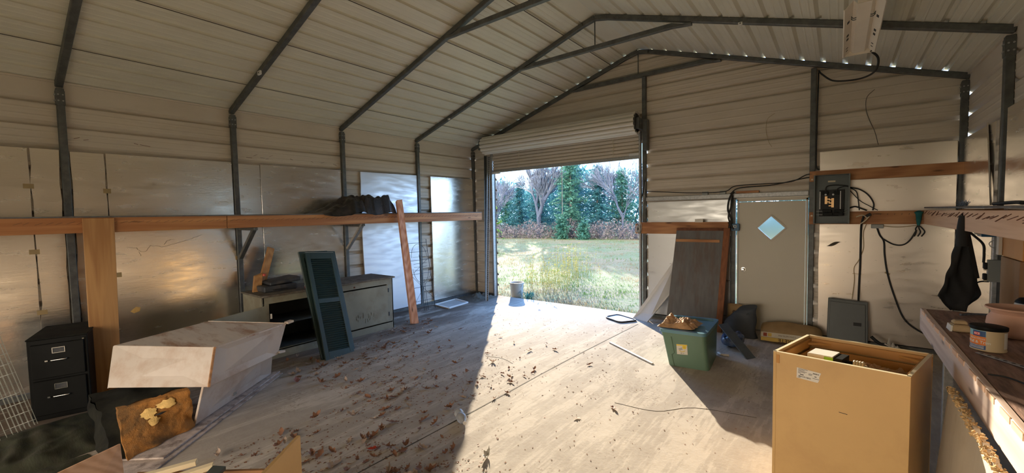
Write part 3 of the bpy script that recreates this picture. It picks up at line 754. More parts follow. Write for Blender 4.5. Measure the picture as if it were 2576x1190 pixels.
for z0, z1 in ((.365, .66), (.045, .345)):
    m = MB(); fbx(m, .022, FW - .022, -.008, .014, z0, z1); dw = build(m, 'drawer', 'black_metal', fc, bevel=.004)
    zc = z0 + (z1 - z0) * .72
    m = MB()
    for a, b_, c, d in ((.15, .23, zc - .003, zc + .002), (.15, .23, zc + .042, zc + .047), (.15, .155, zc, zc + .045), (.225, .23, zc, zc + .045)): fbx(m, a, b_, -.013, -.007, c, d)
    build(m, 'label_holder', 'chrome', dw)
    m = MB(); fbx(m, .155, .225, -.009, -.006, zc + .003, zc + .042); build(m, 'label_card', 'case_grey', dw)
    m = MB(); m.tube([Mf @ Vector(p) for p in ((.14, -.01, zc - .062), (.145, -.03, zc - .060), (.235, -.03, zc - .060), (.24, -.01, zc - .062))], .006, 8); build(m, 'handle', 'chrome', dw, smooth=60)
    m = MB(); fbx(m, .105, .122, -.018, -.007, zc - .068, zc - .056); build(m, 'thumb_latch', 'chrome', dw)
m = MB(); m.lathe([(.009, 0), (.009, .012), (0, .014)], Mf @ Vector((FW - .03, -.016, HC - .03)), 12, 'Y'); build(m, 'lock', 'chrome', fc)

# ------------------------------------------------------------------ old painted base cabinet
CY0, CY1, CX, CXB, CH = 2.10, 3.945, -5.375, -5.955, .765
cb = thing('base_cabinet', 'old grey-green painted base cabinet with its left door hanging open', 'cabinet', (CX - .3, 3.0, 0))
m = MB()
m.box(CXB, CX, CY0, CY0 + .02, .0, CH); m.box(CXB, CX, CY1 - .02, CY1, 0, CH); m.box(CXB, CXB + .01, CY0, CY1, 0, CH); m.box(CXB, CX, CY0 + .02, CY1 - .02, .09, .11); m.box(CXB, CX - .02, 2.95, 2.97, .11, CH)
cbd = build(m, 'carcass', 'cabinet_paint', cb, bevel=.003)
m = MB(); m.box(CX - .02, CX, CY0, CY1, CH - .085, CH); m.box(CX - .02, CX, CY0, CY1, 0, .11)
for a, b_ in ((CY0, CY0 + .07), (2.93, 3.02), (CY1 - .11, CY1)): m.box(CX - .02, CX, a, b_, .11, CH - .085)
build(m, 'face_frame', 'cabinet_paint', cb, bevel=.002)
m = MB(); m.box(CXB, CX - .03, CY0 + .02, 2.95, .40, .418); build(m, 'shelf', 'cabinet_inside', cb)
m = MB(); m.box(CXB + .011, CX - .025, CY0 + .021, CY0 + .026, .112, CH - .01); m.box(CXB + .011, CXB + .016, CY0 + .022, 2.948, .112, CH - .01); m.box(CXB + .011, CX - .025, CY0 + .022, 2.948, .111, .116)
build(m, 'lining', 'cabinet_inside', cb)
m = MB(); m.box(CXB - .01, CX + .03, CY0 - .02, CY1 + .025, CH, CH + .022); build(m, 'countertop', 'cabinet_top', cb, bevel=.004)
m = MB(); m.box(CX, CX + .018, 3.035, CY1 - .10, .115, CH - .10); d1 = build(m, 'door', 'cabinet_paint', cb, bevel=.004)
m = MB()
for z in (.20, .56): m.box(CX + .016, CX + .022, CY1 - .105, CY1 - .09, z, z + .06)
build(m, 'hinge', 'wire_dark', d1)
random.seed(6); m = MB()
for k in range(16):
    y = random.uniform(3.30, 3.60); z = random.uniform(.22, .34); m.bar((CX + .0185, y, z), (CX + .0185, y + random.uniform(-.006, .006), z - random.uniform(.02, .07)), .0015, .004, (1, 0, 0))
build(m, 'paint_drips', 'crack_dark', d1)
m = MB(); m.lathe([(.012, 0), (.012, .004), (0, .006)], (CX + .001, 3.30, CH - .055), 12, 'X'); build(m, 'knob_scar', 'rust', cb)
# open door, swung out towards the viewer
H = Vector((CX + .002, CY0 + .06, 0)); dd = Vector((.16, -.80, 0)).normalized()
m = MB(); W = .84
nrm = Vector((-dd.y, dd.x, 0)) * -.018
m.b8([H + Vector((0, 0, .12)), H + dd * W + Vector((0, 0, .085)), H + dd * W + nrm + Vector((0, 0, .085)), H + nrm + Vector((0, 0, .12)),
      H + Vector((0, 0, .665)), H + dd * W + Vector((0, 0, .62)), H + dd * W + nrm + Vector((0, 0, .62)), H + nrm + Vector((0, 0, .665))])
d2 = build(m, 'door', 'cabinet_paint', cb, bevel=.004)
m = MB(); m.box(CX + .0, CX + .012, CY0 + .075, CY0 + .095, .50, .56); build(m, 'hinge', 'chrome', d2)

# things on the base cabinet
top = CH + .022
cs = thing('tool_case', 'dusty dark grey hard case lying on the base cabinet', 'case', (-5.72, 2.42, top), rot=(0, 0, 0))
m = MB(); m.box(-5.90, -5.56, 2.20, 2.60, top, top + .075); build(m, 'case_body', 'case_grey', cs, bevel=.012)
m = MB(); m.b8([(-5.90, 2.30, top + .078), (-5.58, 2.28, top + .078), (-5.58, 2.66, top + .10), (-5.90, 2.66, top + .10), (-5.90, 2.30, top + .115), (-5.58, 2.28, top + .115), (-5.58, 2.66, top + .155), (-5.90, 2.66, top + .155)])
build(m, 'lid', 'case_grey', cs, bevel=.010)
m = MB(); m.tube([(-5.555, 2.30, top + .03), (-5.53, 2.31, top + .03), (-5.53, 2.46, top + .03), (-5.555, 2.47, top + .03)], .007, 6); build(m, 'handle', 'black_rubber', cs)
jr = thing('small_jar', 'small red-labelled jar on the edge of the base cabinet', 'jar', (-5.50, 2.70, top))
m = MB(); m.lathe([(0, 0), (.030, .001), (.032, .006), (.032, .060), (.026, .066)], (-5.50, 2.70, top), 20); build(m, 'jar_body', 'red_plastic', jr, smooth=40)
m = MB(); m.lathe([(.028, .064), (.028, .084), (0, .085)], (-5.50, 2.70, top), 20); build(m, 'lid', 'black_rubber', jr, smooth=40)
m = MB(); m.lathe([(.0325, .022), (.0325, .046)], (-5.50, 2.70, top), 20); build(m, 'label', 'label_white', jr, smooth=40)
m = MB(); m.lathe([(0, 0), (.03, .001), (.03, .07), (0, .072)], (-5.52, 2.86, top), 18); build(m, 'small_tin', 'case_grey', label='small dull tin beside the green shutters on the base cabinet', cat='tin', smooth=40)
# crossed boards leaning between the cabinet and the wall
m = MB(); m.b8([(-5.76, 1.94, 0), (-5.72, 1.94, 0), (-5.70, 2.03, 0), (-5.74, 2.03, 0), (-5.98, 2.43, 1.33), (-5.94, 2.43, 1.33), (-5.94, 2.505, 1.30), (-5.98, 2.505, 1.30)])
build(m, 'leaning_board', 'lumber_z', label='longer brown board tilted right, behind the left end of the base cabinet', cat='board', bevel=.003)
m = MB(); m.b8([(-5.58, 1.96, 0), (-5.54, 1.96, 0), (-5.54, 2.05, 0), (-5.58, 2.05, 0), (-5.86, 2.20, .98), (-5.82, 2.20, .98), (-5.82, 2.30, 1.01), (-5.86, 2.30, 1.01)])
build(m, 'leaning_board', 'lumber_z', label='shorter brown board crossing in front of the longer tilted one', cat='board', bevel=.003)
m = MB(); m.lathe([(0, 0), (.02, 0), (.02, .03), (0, .03)], (-5.80, 2.305, .97), 12); build(m, 'plastic_plug', 'red_plastic', label='small red plug stuck on the crossing brown boards', cat='plug')

# ------------------------------------------------------------------ green louvred shutters
def shutter(y0, xb, xt, label, ytop, dx=0, W=.40, Hh=1.37):
    # a frame whose long axis leans from the floor to the cabinet edge
    b0 = Vector((xb, y0, 0)); up = Vector((xt - xb, ytop - y0, math.sqrt(max(.01, Hh ** 2 - (xt - xb) ** 2 - (ytop - y0) ** 2)))).normalized()
    xa = Vector((-.115, .99, 0)); xa = (xa - up * xa.dot(up)).normalized(); M = frame(b0, xa, up)
    t = thing('shutter', label, 'shutter', tuple(b0 + xa * W / 2), 'green louvred shutters')
    def bx(m, a, b_, c, d, e, f): return m.b8([M @ Vector(p) for p in ((a, c, e), (b_, c, e), (b_, d, e), (a, d, e), (a, c, f), (b_, c, f), (b_, d, f), (a, d, f))])
    th = .028; st = .055
    m = MB(); bx(m, 0, st, 0, Hh, -th, 0); bx(m, W - st, W, 0, Hh, -th, 0); bx(m, st, W - st, 0, .10, -th, 0); bx(m, st, W - st, Hh - .085, Hh, -th, 0); bx(m, st, W - st, .70, .76, -th, 0)
    build(m, 'frame', 'shutter_green', t, bevel=.003)
    m = MB(); bx(m, st + .002, W - st - .002, .10, Hh - .08, -th, -th + .004); build(m, 'back_panel', 'shutter_green', t)
    for lo, hi in ((.10, .70), (.76, Hh - .085)):
        m = MB(); n = int((hi - lo) / .0265)
        for k in range(n):
            c = lo + (k + .5) * (hi - lo) / n; s = .010
            m.b8([M @ Vector(p) for p in ((st, c - s, -.004), (W - st, c - s, -.004), (W - st, c - s + .003, -.001), (st, c - s + .003, -.001), (st, c + s, -.021), (W - st, c + s, -.021), (W - st, c + s + .003, -.018), (st, c + s + .003, -.018))])
        build(m, 'louvre_panel', 'shutter_green', t)
    m = MB(); bx(m, .004, W - .004, Hh, Hh + .003, -th + .002, -.002); build(m, 'top_edge', 'shutter_edge' if dx else 'shutter_green', t)
    return t
shutter(2.535, -4.79, -5.31, 'dark green louvred shutter in front, leaning on the base cabinet', 2.60, 1)
shutter(2.52, -4.85, -5.345, 'dark green shutter directly behind the front one', 2.535)
shutter(2.60, -4.88, -5.385, 'rearmost dark green shutter, leaning nearest the cabinet', 2.66)

# ------------------------------------------------------------------ upturned white cupboard and what it lies on
A, B, C, Dd = Vector((-4.01, 1.19, .66)), Vector((-4.33, 1.90, .66)), Vector((-4.80, .711, .66)), Vector((-5.11, 1.485, .66))
a, b_, c, d = Vector((-3.93, 1.11, .375)), Vector((-4.36, 1.82, .36)), Vector((-4.59, .63, .375)), Vector((-5.0, 1.42, .36))
wc = thing('wall_cupboard', 'dirty white wooden cupboard turned face down on a foam block', 'cupboard', (-4.5, 1.25, .36))
m = MB(); m.slab([C, A, B, Dd], -.016); build(m, 'back_panel', 'white_streaked', wc, bevel=.002)
m = MB(); m.slab([A, C, c, a], -.018); build(m, 'side_panel', 'white_paint', wc, bevel=.002)
m = MB(); m.slab([B, A, a, b_], -.018); build(m, 'top_panel', 'white_paint', wc, bevel=.002)
m = MB(); m.slab([Dd, B, b_, d], -.018); build(m, 'side_panel', 'white_paint', wc, bevel=.002)
m = MB(); m.slab([C, Dd, d, c], .018); build(m, 'bottom_panel', 'white_paint', wc, bevel=.002)
m = MB(); e = (B - A).normalized(); m.bar(A + Vector((.004, 0, .002)), a + Vector((.004, 0, 0)), .02, .014, (0, 1, 0)); build(m, 'corner_strip', 'raw_edge', wc)
m = MB(); m.bar(B + e * .0, B + e * .07 + Vector((.01, 0, .005)), .05, .02); m.bar(b_ + Vector((0, 0, .02)), b_ + e * .07 + Vector((0, 0, .01)), .05, .02); build(m, 'face_frame_end', 'white_paint', wc)
# slanting lower door
m = MB(); P0, P1 = Vector((-4.124, 1.06, .03)), Vector((-4.80, 1.925, .035)); Q0, Q1 = Vector((-4.00, 1.10, .372)), Vector((-4.43, 1.80, .357))
m.slab([P0, P1, Q1, Q0], -.018)
ld = thing('cupboard_door', 'white cupboard door slanting down from under the upturned cupboard to the floor', 'cupboard door', tuple((P0 + P1) / 2))
build(m, 'panel', 'white_paint', ld, bevel=.002)
m = MB(); pm = P0.lerp(P1, .42) + Vector((.012, .012, .06)); m.obox(pm, (.02, .05, .03), (0, 0, .7)); build(m, 'latch', 'chrome', ld)
# boards on the floor
def fboard(p, q, w, z0, z1, mat, label, name='floor_board'):
    p = Vector(p); q = Vector(q); dr_ = (q - p).normalized(); n = Vector((dr_.y, -dr_.x, 0)) * w
    m = MB(); m.b8([p + Vector((0, 0, z0)), p + n + Vector((0, 0, z0)), q + n + Vector((0, 0, z0)), q + Vector((0, 0, z0)), p + Vector((0, 0, z1)), p + n + Vector((0, 0, z1)), q + n + Vector((0, 0, z1)), q + Vector((0, 0, z1))])
    return build(m, name, mat, label=label, cat='board', bevel=.002)
fboard((-4.79, 2.04, 0), (-3.62, .68, 0), .50, 0, .012, 'floor_wood', 'dirty plywood board lying flat under the foam block, lower of the two')
fboard((-4.83, 2.03, 0), (-3.75, .77, 0), .45, .013, .026, 'floor_wood', 'dirty plywood board lying flat, upper of the two')
# foam block with black cover
ft = thing('seat_cushion', 'torn brown foam cushion with a black cover, propping up the white cupboard', 'cushion', (-4.1, .8, .026))
fo = MB()
BL, BR_, TR, TL = Vector((-3.90, .60, .03)), Vector((-4.09, 1.05, .03)), Vector((-4.10, 1.03, .345)), Vector((-4.32, .64, .26))
off = Vector((-.30, -.02, .03))
random.seed(9)
def fpt(u, v, w):
    f = BL.lerp(BR_, u).lerp(TL.lerp(TR, u), v) + off * w
    ed = min(u, 1 - u, v, 1 - v)
    j = (noise.noise(f * 11) * .028 + noise.noise(f * 30) * .010)
    nn = Vector((.9, .4, .1)); 
    return f + nn * j + (Vector((0, 0, 0)))
nU = 34
fo.grid(lambda u, v: fpt(u, v, 0), nU, nU); fo.grid(lambda u, v: fpt(u, 1, v * 1), nU, 8); fo.grid(lambda u, v: fpt(0, u, v), nU, 8); fo.grid(lambda u, v: fpt(1, u, v), nU, 8); fo.grid(lambda u, v: fpt(u, 0, v), nU, 8); fo.grid(lambda u, v: fpt(u, v, 1), nU, 8)
build(fo, 'foam_core', 'foam', ft, smooth=60)
def torn(u0, v0, ru_, rv, seed):
    random.seed(seed); pts = []
    for k in range(22):
        a_ = 2 * PI * k / 22; rr = random.uniform(.72, 1.1)
        u, v = u0 + ru_ * rr * math.cos(a_), v0 + rv * rr * math.sin(a_); pts.append(fpt(u, v, 0) + Vector((.016, .008, .004)))
    c_ = fpt(u0, v0, 0) + Vector((.03, .014, .006)); mm = MB(); mm.add([c_] + pts, [(0, k + 1, (k + 1) % 22 + 1) for k in range(22)]); return mm
for (a1, b1, c1, d1_, e1) in ((.36, .74, .12, .13, 1), (.40, .55, .10, .09, 2), (.62, .84, .15, .12, 3)): build(torn(a1, b1, c1, d1_, e1), 'torn_patch', 'foam_torn', ft, smooth=True)
m = MB(); m.grid(lambda u, v: fpt(.40 + .18 * u, .67 + .05 * math.sin(PI * u) * (v - .5), 0) + Vector((.034, .016, .006)), 8, 3); build(m, 'tear', 'black_rubber', ft)
cv = MB()
def cov(u, v, w):   # black cloth hugging the back, the top and the near end of the foam
    f = BL.lerp(BR_, u).lerp(TL.lerp(TR, u), v) + off * w
    f = f + Vector((noise.noise(f * 8) * .035, noise.noise(f * 7 + Vector((3, 0, 0))) * .035, noise.noise(f * 9) * .02)); f.z = max(.028, f.z); return f
cv.grid(lambda u, v: cov(-.20 + 1.2 * u, 1.03 + .05 * math.sin(PI * v), .12 + 1.3 * v), 30, 14)
cv.grid(lambda u, v: cov(-.20, 1.03 * u, .12 + 1.3 * v), 20, 14); cv.grid(lambda u, v: cov(-.20 + 1.2 * u, 1.03 * v, 1.42), 30, 20); cv.grid(lambda u, v: cov(-.20 + .24 * u, 1.03 * v, .12), 8, 20)
build(cv, 'cover', 'dusty_black', ft, smooth=60)

# dark rags and tarp in the near left corner
def rag(x0, x1, y0, y1, amp, seed, name, mat, label, cat, base=.004, fold=9):
    def fn(u, v):
        x = x0 + (x1 - x0) * u; y = y0 + (y1 - y0) * v; e = min(u, 1 - u, v, 1 - v) * 6
        return (x + .06 * noise.noise(Vector((y * 3, seed, 0))), y + .06 * noise.noise(Vector((x * 3, seed, 2))), base + amp * min(1, e) * (.45 + .5 * noise.noise(Vector((x * 2.2, y * fold, seed))) + .25 * noise.noise(Vector((x * 9, y * 12, seed)))))
    m = MB(); m.grid(fn, 60, 60)
    return build(m, name, mat, label=label, cat=cat, smooth=60, recalc=False)
rag(-5.27, -4.33, -.75, .60, .07, 3, 'ground_cloth', 'tarp_green', 'dark folded ground cloth on the floor in front of the filing cabinet', 'cloth')
rag(-4.33, -3.45, -.85, .46, .06, 7, 'dusty_rag', 'tarp_green', 'dusty brown rag heaped at the bottom left, nearer than the ground cloth', 'cloth', .004, 5)
# roll of wire fencing leaning at the left edge
wf_ = MB(); random.seed(3)
Bc = Vector((-5.12, .14, .0)); Tc = Vector((-5.40, -.09, 1.10))
axis = (Tc - Bc); ax = axis.normalized(); s1 = ax.cross(Vector((0, 1, 0))).normalized(); s2 = ax.cross(s1)
NV = 26
for k in range(NV):
    a_ = 2 * PI * k / NV; rr = .12 + .02 * math.sin(3 * a_)
    wf_.tube([Bc + Vector((0, 0, .0)) + (s1 * math.cos(a_) + s2 * math.sin(a_)) * rr, Tc + (s1 * math.cos(a_) + s2 * math.sin(a_)) * rr], .0016, 4)
for j in range(14):
    wf_.tube([Bc + axis * (j + .5) / 14 + (s1 * math.cos(2 * PI * k / 24) + s2 * math.sin(2 * PI * k / 24)) * (.12 + .02 * math.sin(3 * 2 * PI * k / 24)) for k in range(25)], .0014, 4)
zmin = min(p.z for p in wf_.v)
wf_.v = [p - Vector((0, 0, zmin)) for p in wf_.v]
build(wf_, 'wire_fence_roll', 'wire_galv', label='roll of thin wire fencing leaning at the left edge of the photo', cat='wire fencing')

# ------------------------------------------------------------------ far left corner: trellis, window frame, angle irons
tr = thing('wire_trellis', 'dark wire garden trellis leaning on the left wall behind the pink stud', 'trellis', (-5.92, 5.0, 0))
def TP(u, z): return Vector((-5.86 - .20 * z / 1.25 + .0, 4.80 + .42 * u + .0 * z, z))
w = .0035
m = MB(); m.tube([TP(0, 0), TP(0, 1.22)], w, 5); m.tube([TP(1, 0), TP(1, 1.27)], w * 1.3, 5); m.tube([TP(.5, .0), TP(.5, 1.0)], w, 5); m.tube([TP(.4, .0), TP(.4, .55)], w, 5); m.tube([TP(.6, .0), TP(.6, .55)], w, 5)
build(m, 'upright_wires', 'wire_dark', tr)
for z in (.18, .42, .66, .90, 1.05, 1.21): m = MB(); m.tube([TP(0, z), TP(1, z)], w, 5); build(m, 'cross_wire', 'wire_dark', tr)
for z in (.72, .78, .84, .96): m = MB(); m.tube([TP(.15, z), TP(.85, z)], w * .8, 5); build(m, 'cross_wire', 'wire_dark', tr)
m = MB()
m.tube([TP(.5 + .42 * math.cos(PI * k / 16), .95 + .24 * math.sin(PI * k / 16)) for k in range(17)], w, 5); m.tube([TP(.5 - .42 * math.cos(PI * k / 16), .75 - .26 * math.sin(PI * k / 16)) for k in range(17)], w, 5)
m.tube([TP(0, .18), TP(1, .62)], w * .8, 5); m.tube([TP(1, .18), TP(0, .62)], w * .8, 5); m.tube([TP(.08, .68), TP(.9, .9)], w * .8, 5)
build(m, 'scroll_wires', 'wire_dark', tr)
wfr = thing('window_sash', 'small white window sash lying on the floor in the far left corner', 'window sash', (-5.8, 5.6, 0))
Q = [Vector((-6.02, 5.36, 0)), Vector((-5.58, 5.29, 0)), Vector((-5.64, 5.85, 0)), Vector((-6.07, 5.95, 0))]
m = MB()
for k in range(4): m.bar(Q[k] + V(0, 0, .014), Q[(k + 1) % 4] + V(0, 0, .014), .035, .024)
build(m, 'frame', 'white_plastic', wfr, bevel=.003)
m = MB(); m.slab([p + V(0, 0, .01) for p in Q], .003); build(m, 'pane', 'bucket_grey', wfr)
def lean_angle(b, t_, label, mat, holes):
    b = Vector(b); t_ = Vector(t_); th_ = thing('slotted_angle', label, 'metal angle', tuple(b)); m = MB()
    m.bar(b + V(0, 0, .002), t_, .004, .04, (0, 1, 0)); m.bar(b + V(.018, .02, .002), t_ + V(.018, .02, 0), .04, .004, (0, 1, 0)); build(m, 'angle', mat, th_)
    if holes:
        m = MB(); d_ = (t_ - b)
        for k in range(70): m.obox(b + d_ * (k + .5) / 70 + V(.018, .0165, 0), (.012, .002, .024), (0, 0, 0))
        build(m, 'slots', 'black_rubber', th_)
lean_angle((-5.46, 6.19, 0), (-5.69, 6.60, 2.88), 'steel angle with a row of slots leaning in the far left corner', 'steel_bright', True)
lean_angle((-5.54, 6.27, 0), (-5.80, 6.63, 2.91), 'plain grey steel angle leaning behind the slotted one', 'steel', False)
random.seed(12)
dm = MB()
dm.grid(lambda u, v: (-6.15 + .62 * u, 5.95 + .74 * v, .002 + .05 * max(0, min(u, 1 - u, v, 1 - v) * 4) * (.5 + abs(noise.noise(Vector((u * 9, v * 9, 3)))) * 1.6)), 30, 30)
build(dm, 'dirt_pile', 'crack_dark', label='low pile of dark dirt in the far left corner', cat='dirt', kind='stuff', smooth=60)
# bucket outside the opening
bk = thing('plastic_bucket', 'grey plastic bucket standing outside by the left edge of the big opening', 'bucket', (-5.33, 7.02, -.06))
m = MB(); m.lathe([(.0, 0), (.12, 0), (.145, .30), (.155, .30), (.155, .33), (.14, .33), (.115, .012), (0, .012)], (-5.33, 7.02, -.06), 28); build(m, 'pail', 'bucket_grey', bk, smooth=40)
m = MB(); m.tube([(-5.33 + .152 * math.cos(a_), 7.02 - .02 - .05 * math.sin(a_), .23 - .10 * math.sin(a_)) for a_ in [PI * k / 12 for k in range(13)]], .003, 5); build(m, 'bail', 'wire_galv', bk)

# ------------------------------------------------------------------ far wall, between the openings
lg = thing('wall_ledge', 'orange-brown wooden ledge board on the far wall left of the small door', 'ledge', (-1.9, D - .1, 1.345))
m = MB(); m.box(-2.60, -1.235, D - .115, D - .075, 1.345, 1.505); build(m, 'front_board', 'lumber_x', lg, bevel=.003)
m = MB(); m.box(-2.50, -1.235, D - .16, D - .064, 1.507, 1.525); build(m, 'top_board', 'lumber_x', lg, bevel=.002)
sb = thing('switch_box', 'small grey switch box on the left end of the orange ledge', 'switch box', (-2.54, D - .15, 1.37))
m = MB(); m.box(-2.572, -2.512, D - .15, D - .116, 1.365, 1.475); build(m, 'box', 'steel_bright', sb, bevel=.003)
m = MB(); m.box(-2.552, -2.532, D - .156, D - .15, 1.40, 1.44); build(m, 'toggle', 'black_rubber', sb)
m = MB(); m.tube(smoothpts([(-2.545, D - .13, 1.475), (-2.59, D - .13, 1.58), (-2.55, D - .12, 1.75), (-2.48, D - .08, 2.02), (-2.46, D - .07, 2.20)], 6), .006, 6); setp(build(m, 'switch_cable', 'black_rubber', smooth=True), 'thin cable rising from the small switch box by the big opening', 'cable')
m = MB(); m.obox((-1.62, D - .14, 1.545), (.11, .05, .045), (0, 0, .1)); setp(build(m, 'white_packet', 'label_white', bevel=.002), 'small white packet resting on the orange ledge', 'packet')
jb = thing('junction_box', 'small dark blue-green junction box beside the left door stud', 'junction box', (-1.15, D - .12, 1.40))
m = MB(); m.box(-1.20, -1.10, D - .115, D - .064, 1.40, 1.50); build(m, 'box', 'blue_plastic', jb, bevel=.004)
m = MB()
for q in ((-1.17, -1.135, 1.443, 1.449), (-1.17, -1.135, 1.470, 1.476), (-1.172, -1.166, 1.443, 1.476), (-1.139, -1.133, 1.443, 1.476)): m.box(q[0], q[1], D - .119, D - .115, q[2], q[3])
build(m, 'plate', 'label_white', jb)
# bundle of straps/cables down the left side of the door
m = MB()
m.tube(smoothpts([(-1.17, D - .10, 1.95), (-1.22, D - .13, 1.86), (-1.24, D - .13, 1.70), (-1.20, D - .12, 1.55), (-1.235, D - .12, 1.40)], 8), .013, 6)
m.tube(smoothpts([(-1.19, D - .08, 1.90), (-1.20, D - .12, 1.75), (-1.235, D - .12, 1.60), (-1.20, D - .12, 1.48), (-1.17, D - .12, 1.42)], 8), .012, 6)
setp(build(m, 'cable_bundle', 'black_rubber', smooth=True), 'twisted dark cable bundle hanging at the upper left corner of the small door', 'cable')
m = MB(); m.tube(smoothpts([(-2.44, D - .07, 2.02), (-2.1, D - .07, 1.99), (-1.7, D - .07, 1.96), (-1.3, D - .08, 1.96), (-1.15, D - .09, 2.03), (-.8, D - .09, 2.04), (-.5, D - .08, 2.05), (-.33, D - .07, 2.13), (-.22, D - .10, 2.12)], 8), .007, 6)
m.tube(smoothpts([(-1.22, D - .10, 1.92), (-1.1, D - .09, 2.0), (-.7, D - .09, 2.02), (-.33, D - .075, 2.09), (-.2, D - .10, 2.08)], 8), .008, 6)
setp(build(m, 'wall_cable', 'black_rubber', smooth=True), 'dark cable running along the far wall over the small door to the panel', 'cable')
box_thing('wood_block', (-1.15, -.87, D - .06, D - .022, 1.926, 1.957), 'lumber_x', 'thin orange wood block lying on the header above the small door', 'wood block', .002)
# grey-stained wooden panel door leaning
pd = thing('plywood_sheet', 'weathered grey wood panel with orange-brown edge rails leaning left of the small door', 'plywood sheet', (-1.62, D - .45, 0))
def PQ(x, z, dy=0): return Vector((x, D - .42 + .26 * z / 1.44 + dy, z))
m = MB(); a_ = [PQ(-2.02, 0), PQ(-1.335, 0), PQ(-1.285, 1.40), PQ(-1.935, 1.40)]; m.slab(a_, -.02); build(m, 'boards', 'plank_grey', pd)
m = MB(); m.slab([PQ(-1.335, 0, -.012), PQ(-1.255, 0, -.012), PQ(-1.205, 1.44, -.012), PQ(-1.285, 1.44, -.012)], -.035); build(m, 'side_rail', 'rail_brown', pd, bevel=.003)
m = MB(); m.slab([PQ(-1.935, 1.40), PQ(-1.205, 1.40), PQ(-1.205, 1.44), PQ(-1.935, 1.44)], -.03); build(m, 'top_rail', 'rust', pd, bevel=.003)
m = MB(); m.slab([PQ(-1.935, 1.235, -.012), PQ(-1.33, 1.235, -.012), PQ(-1.33, 1.275, -.012), PQ(-1.935, 1.275, -.012)], -.014); build(m, 'cross_rail', 'lumber_x', pd, bevel=.002)
# white board leaning
m = MB(); m.b8([(-2.575, 6.44, 0), (-2.30, 6.32, 0), (-2.29, 6.35, 0), (-2.565, 6.47, 0), (-1.90, 6.60, 1.06), (-1.90, 6.60, .60), (-1.90, 6.63, .60), (-1.90, 6.63, 1.06)])
build(m, 'white_plank', 'white_plastic', label='white painted plank leaning diagonally beside the right edge of the big opening', cat='plank', bevel=.002)
ty = thing('plastic_tray', 'shallow tray with a dark rim lying on the floor at the big opening', 'tray', (-2.70, 6.28, 0))
tq = [V(-2.95, 6.22, 0), V(-2.62, 6.04, 0), V(-2.44, 6.30, 0), V(-2.85, 6.50, 0)]
m = MB()
def rounded(q, n=5, f=.22):
    out = []
    for i in range(4):
        a, b_, c = q[i - 1], q[i], q[(i + 1) % 4]
        for k in range(n + 1): t_ = k / n; p0 = b_.lerp(a, f); p1 = b_.lerp(c, f); out.append(p0 * (1 - t_) ** 2 + b_ * 2 * t_ * (1 - t_) + p1 * t_ * t_)
    return out
rr = rounded(tq); m.tube([p + V(0, 0, .012) for p in rr] + [rr[0] + V(0, 0, .012)], .012, 8); build(m, 'rim', 'case_grey', ty, smooth=True)
m = MB(); m.poly([p + V(0, 0, .004) for p in rr], (0, 0, .006)); build(m, 'bottom', 'white_plastic', ty)

# ------------------------------------------------------------------ green tote
tt = thing('storage_tote', 'green plastic storage tote with a blue-green lid', 'storage tote', (-1.33, 5.02, 0))
bb_ = [V(-1.46, 4.66, 0), V(-1.05, 4.70, 0), V(-1.10, 5.30, 0), V(-1.52, 5.26, 0)]
tp_ = [V(-1.545, 4.66, .375), V(-1.09, 4.70, .375), V(-1.115, 5.42, .375), V(-1.60, 5.36, .375)]
def ringq(q, f=.10): return rounded(q, 4, f)
r0, r1 = ringq(bb_), ringq(tp_)
r0 = [Vector(p) for p in r0]; n = len(r0)
m = MB()
lv = [(0, 0), (.86, 0), (.86, .008), (1, .008)]
ctr = V(-1.33, 5.02, 0)
rows = []
for t_, g in lv:
    row = []
    for p, q in zip(r0, r1):
        s_ = p.lerp(q, t_); dv = (s_ - ctr); dv.z = 0; row.append(s_ + dv.normalized() * g)
    rows.append(row)
base_ = []
for row in rows: base_ += row
m.add(base_, [(j * n + k, j * n + (k + 1) % n, (j + 1) * n + (k + 1) % n, (j + 1) * n + k) for j in range(3) for k in range(n)] + [tuple(reversed(range(n)))])
build(m, 'tub', 'tote_green', tt, smooth=50)
f0, f1 = bb_[0].lerp(bb_[1], .0), bb_[1]; up_ = (tp_[0] - bb_[0])
def TF(u, v, o_=.004):     # point on the front face
    p = bb_[0].lerp(bb_[1], u).lerp(tp_[0].lerp(tp_[1], u), v); return p + V(.1, -1, .12).normalized() * o_
m = MB(); m.tube([TF(.22, .85), TF(.22, .38), TF(.15, .33), TF(.15, .02)], .005, 6); build(m, 'moulded_step', 'tote_green', tt)
ml = frame(TF(.43, .52, .004), (TF(1, .5) - TF(0, .5)), (tp_[0] - bb_[0]))
def lbox(m, M, a, b_, c, d, h=.001, z0=0): return m.b8([M @ Vector(p) for p in ((a, c, z0), (b_, c, z0), (b_, d, z0), (a, d, z0), (a, c, z0 + h), (b_, c, z0 + h), (b_, d, z0 + h), (a, d, z0 + h))])
rot = Matrix.Rotation(math.radians(4), 4, 'Z'); ml = ml @ rot
m = MB(); lbox(m, ml, -.055, .055, -.055, .055); lb = build(m, 'label', 'label_white', tt)
m = MB(); lbox(m, ml, -.055, .055, .040, .052, .0006, .001); m.lathe([(.0, 0), (.021, .0002), (.021, .001)], ml @ Vector((.025, .025, .001)), 20, rot=ml.to_3x3()); m.tube([ml @ Vector((-.03 + .06 * k / 10, -.012 - .014 * math.sin(PI * k / 10), .0012)) for k in range(11)], .003, 4); build(m, 'label_print', 'label_yellow', lb)
m = MB(); m.poly([ml @ Vector(p) for p in ((-.04, .004, .0014), (.0, .022, .0014), (.008, -.002, .0014), (-.02, -.01, .0014))], ml.to_3x3() @ Vector((0, 0, .0006))); build(m, 'label_picture', 'bucket_grey', lb)
for txt, px_, py_, sz in (('18', -.012, -.042, .018), ('GAL', .012, -.042, .010), ('1', .025, .025, .018)):
    build(text_mb(txt, sz, ml @ Matrix.Translation((px_, py_, .0024))), 'lettering', 'ink', lb)
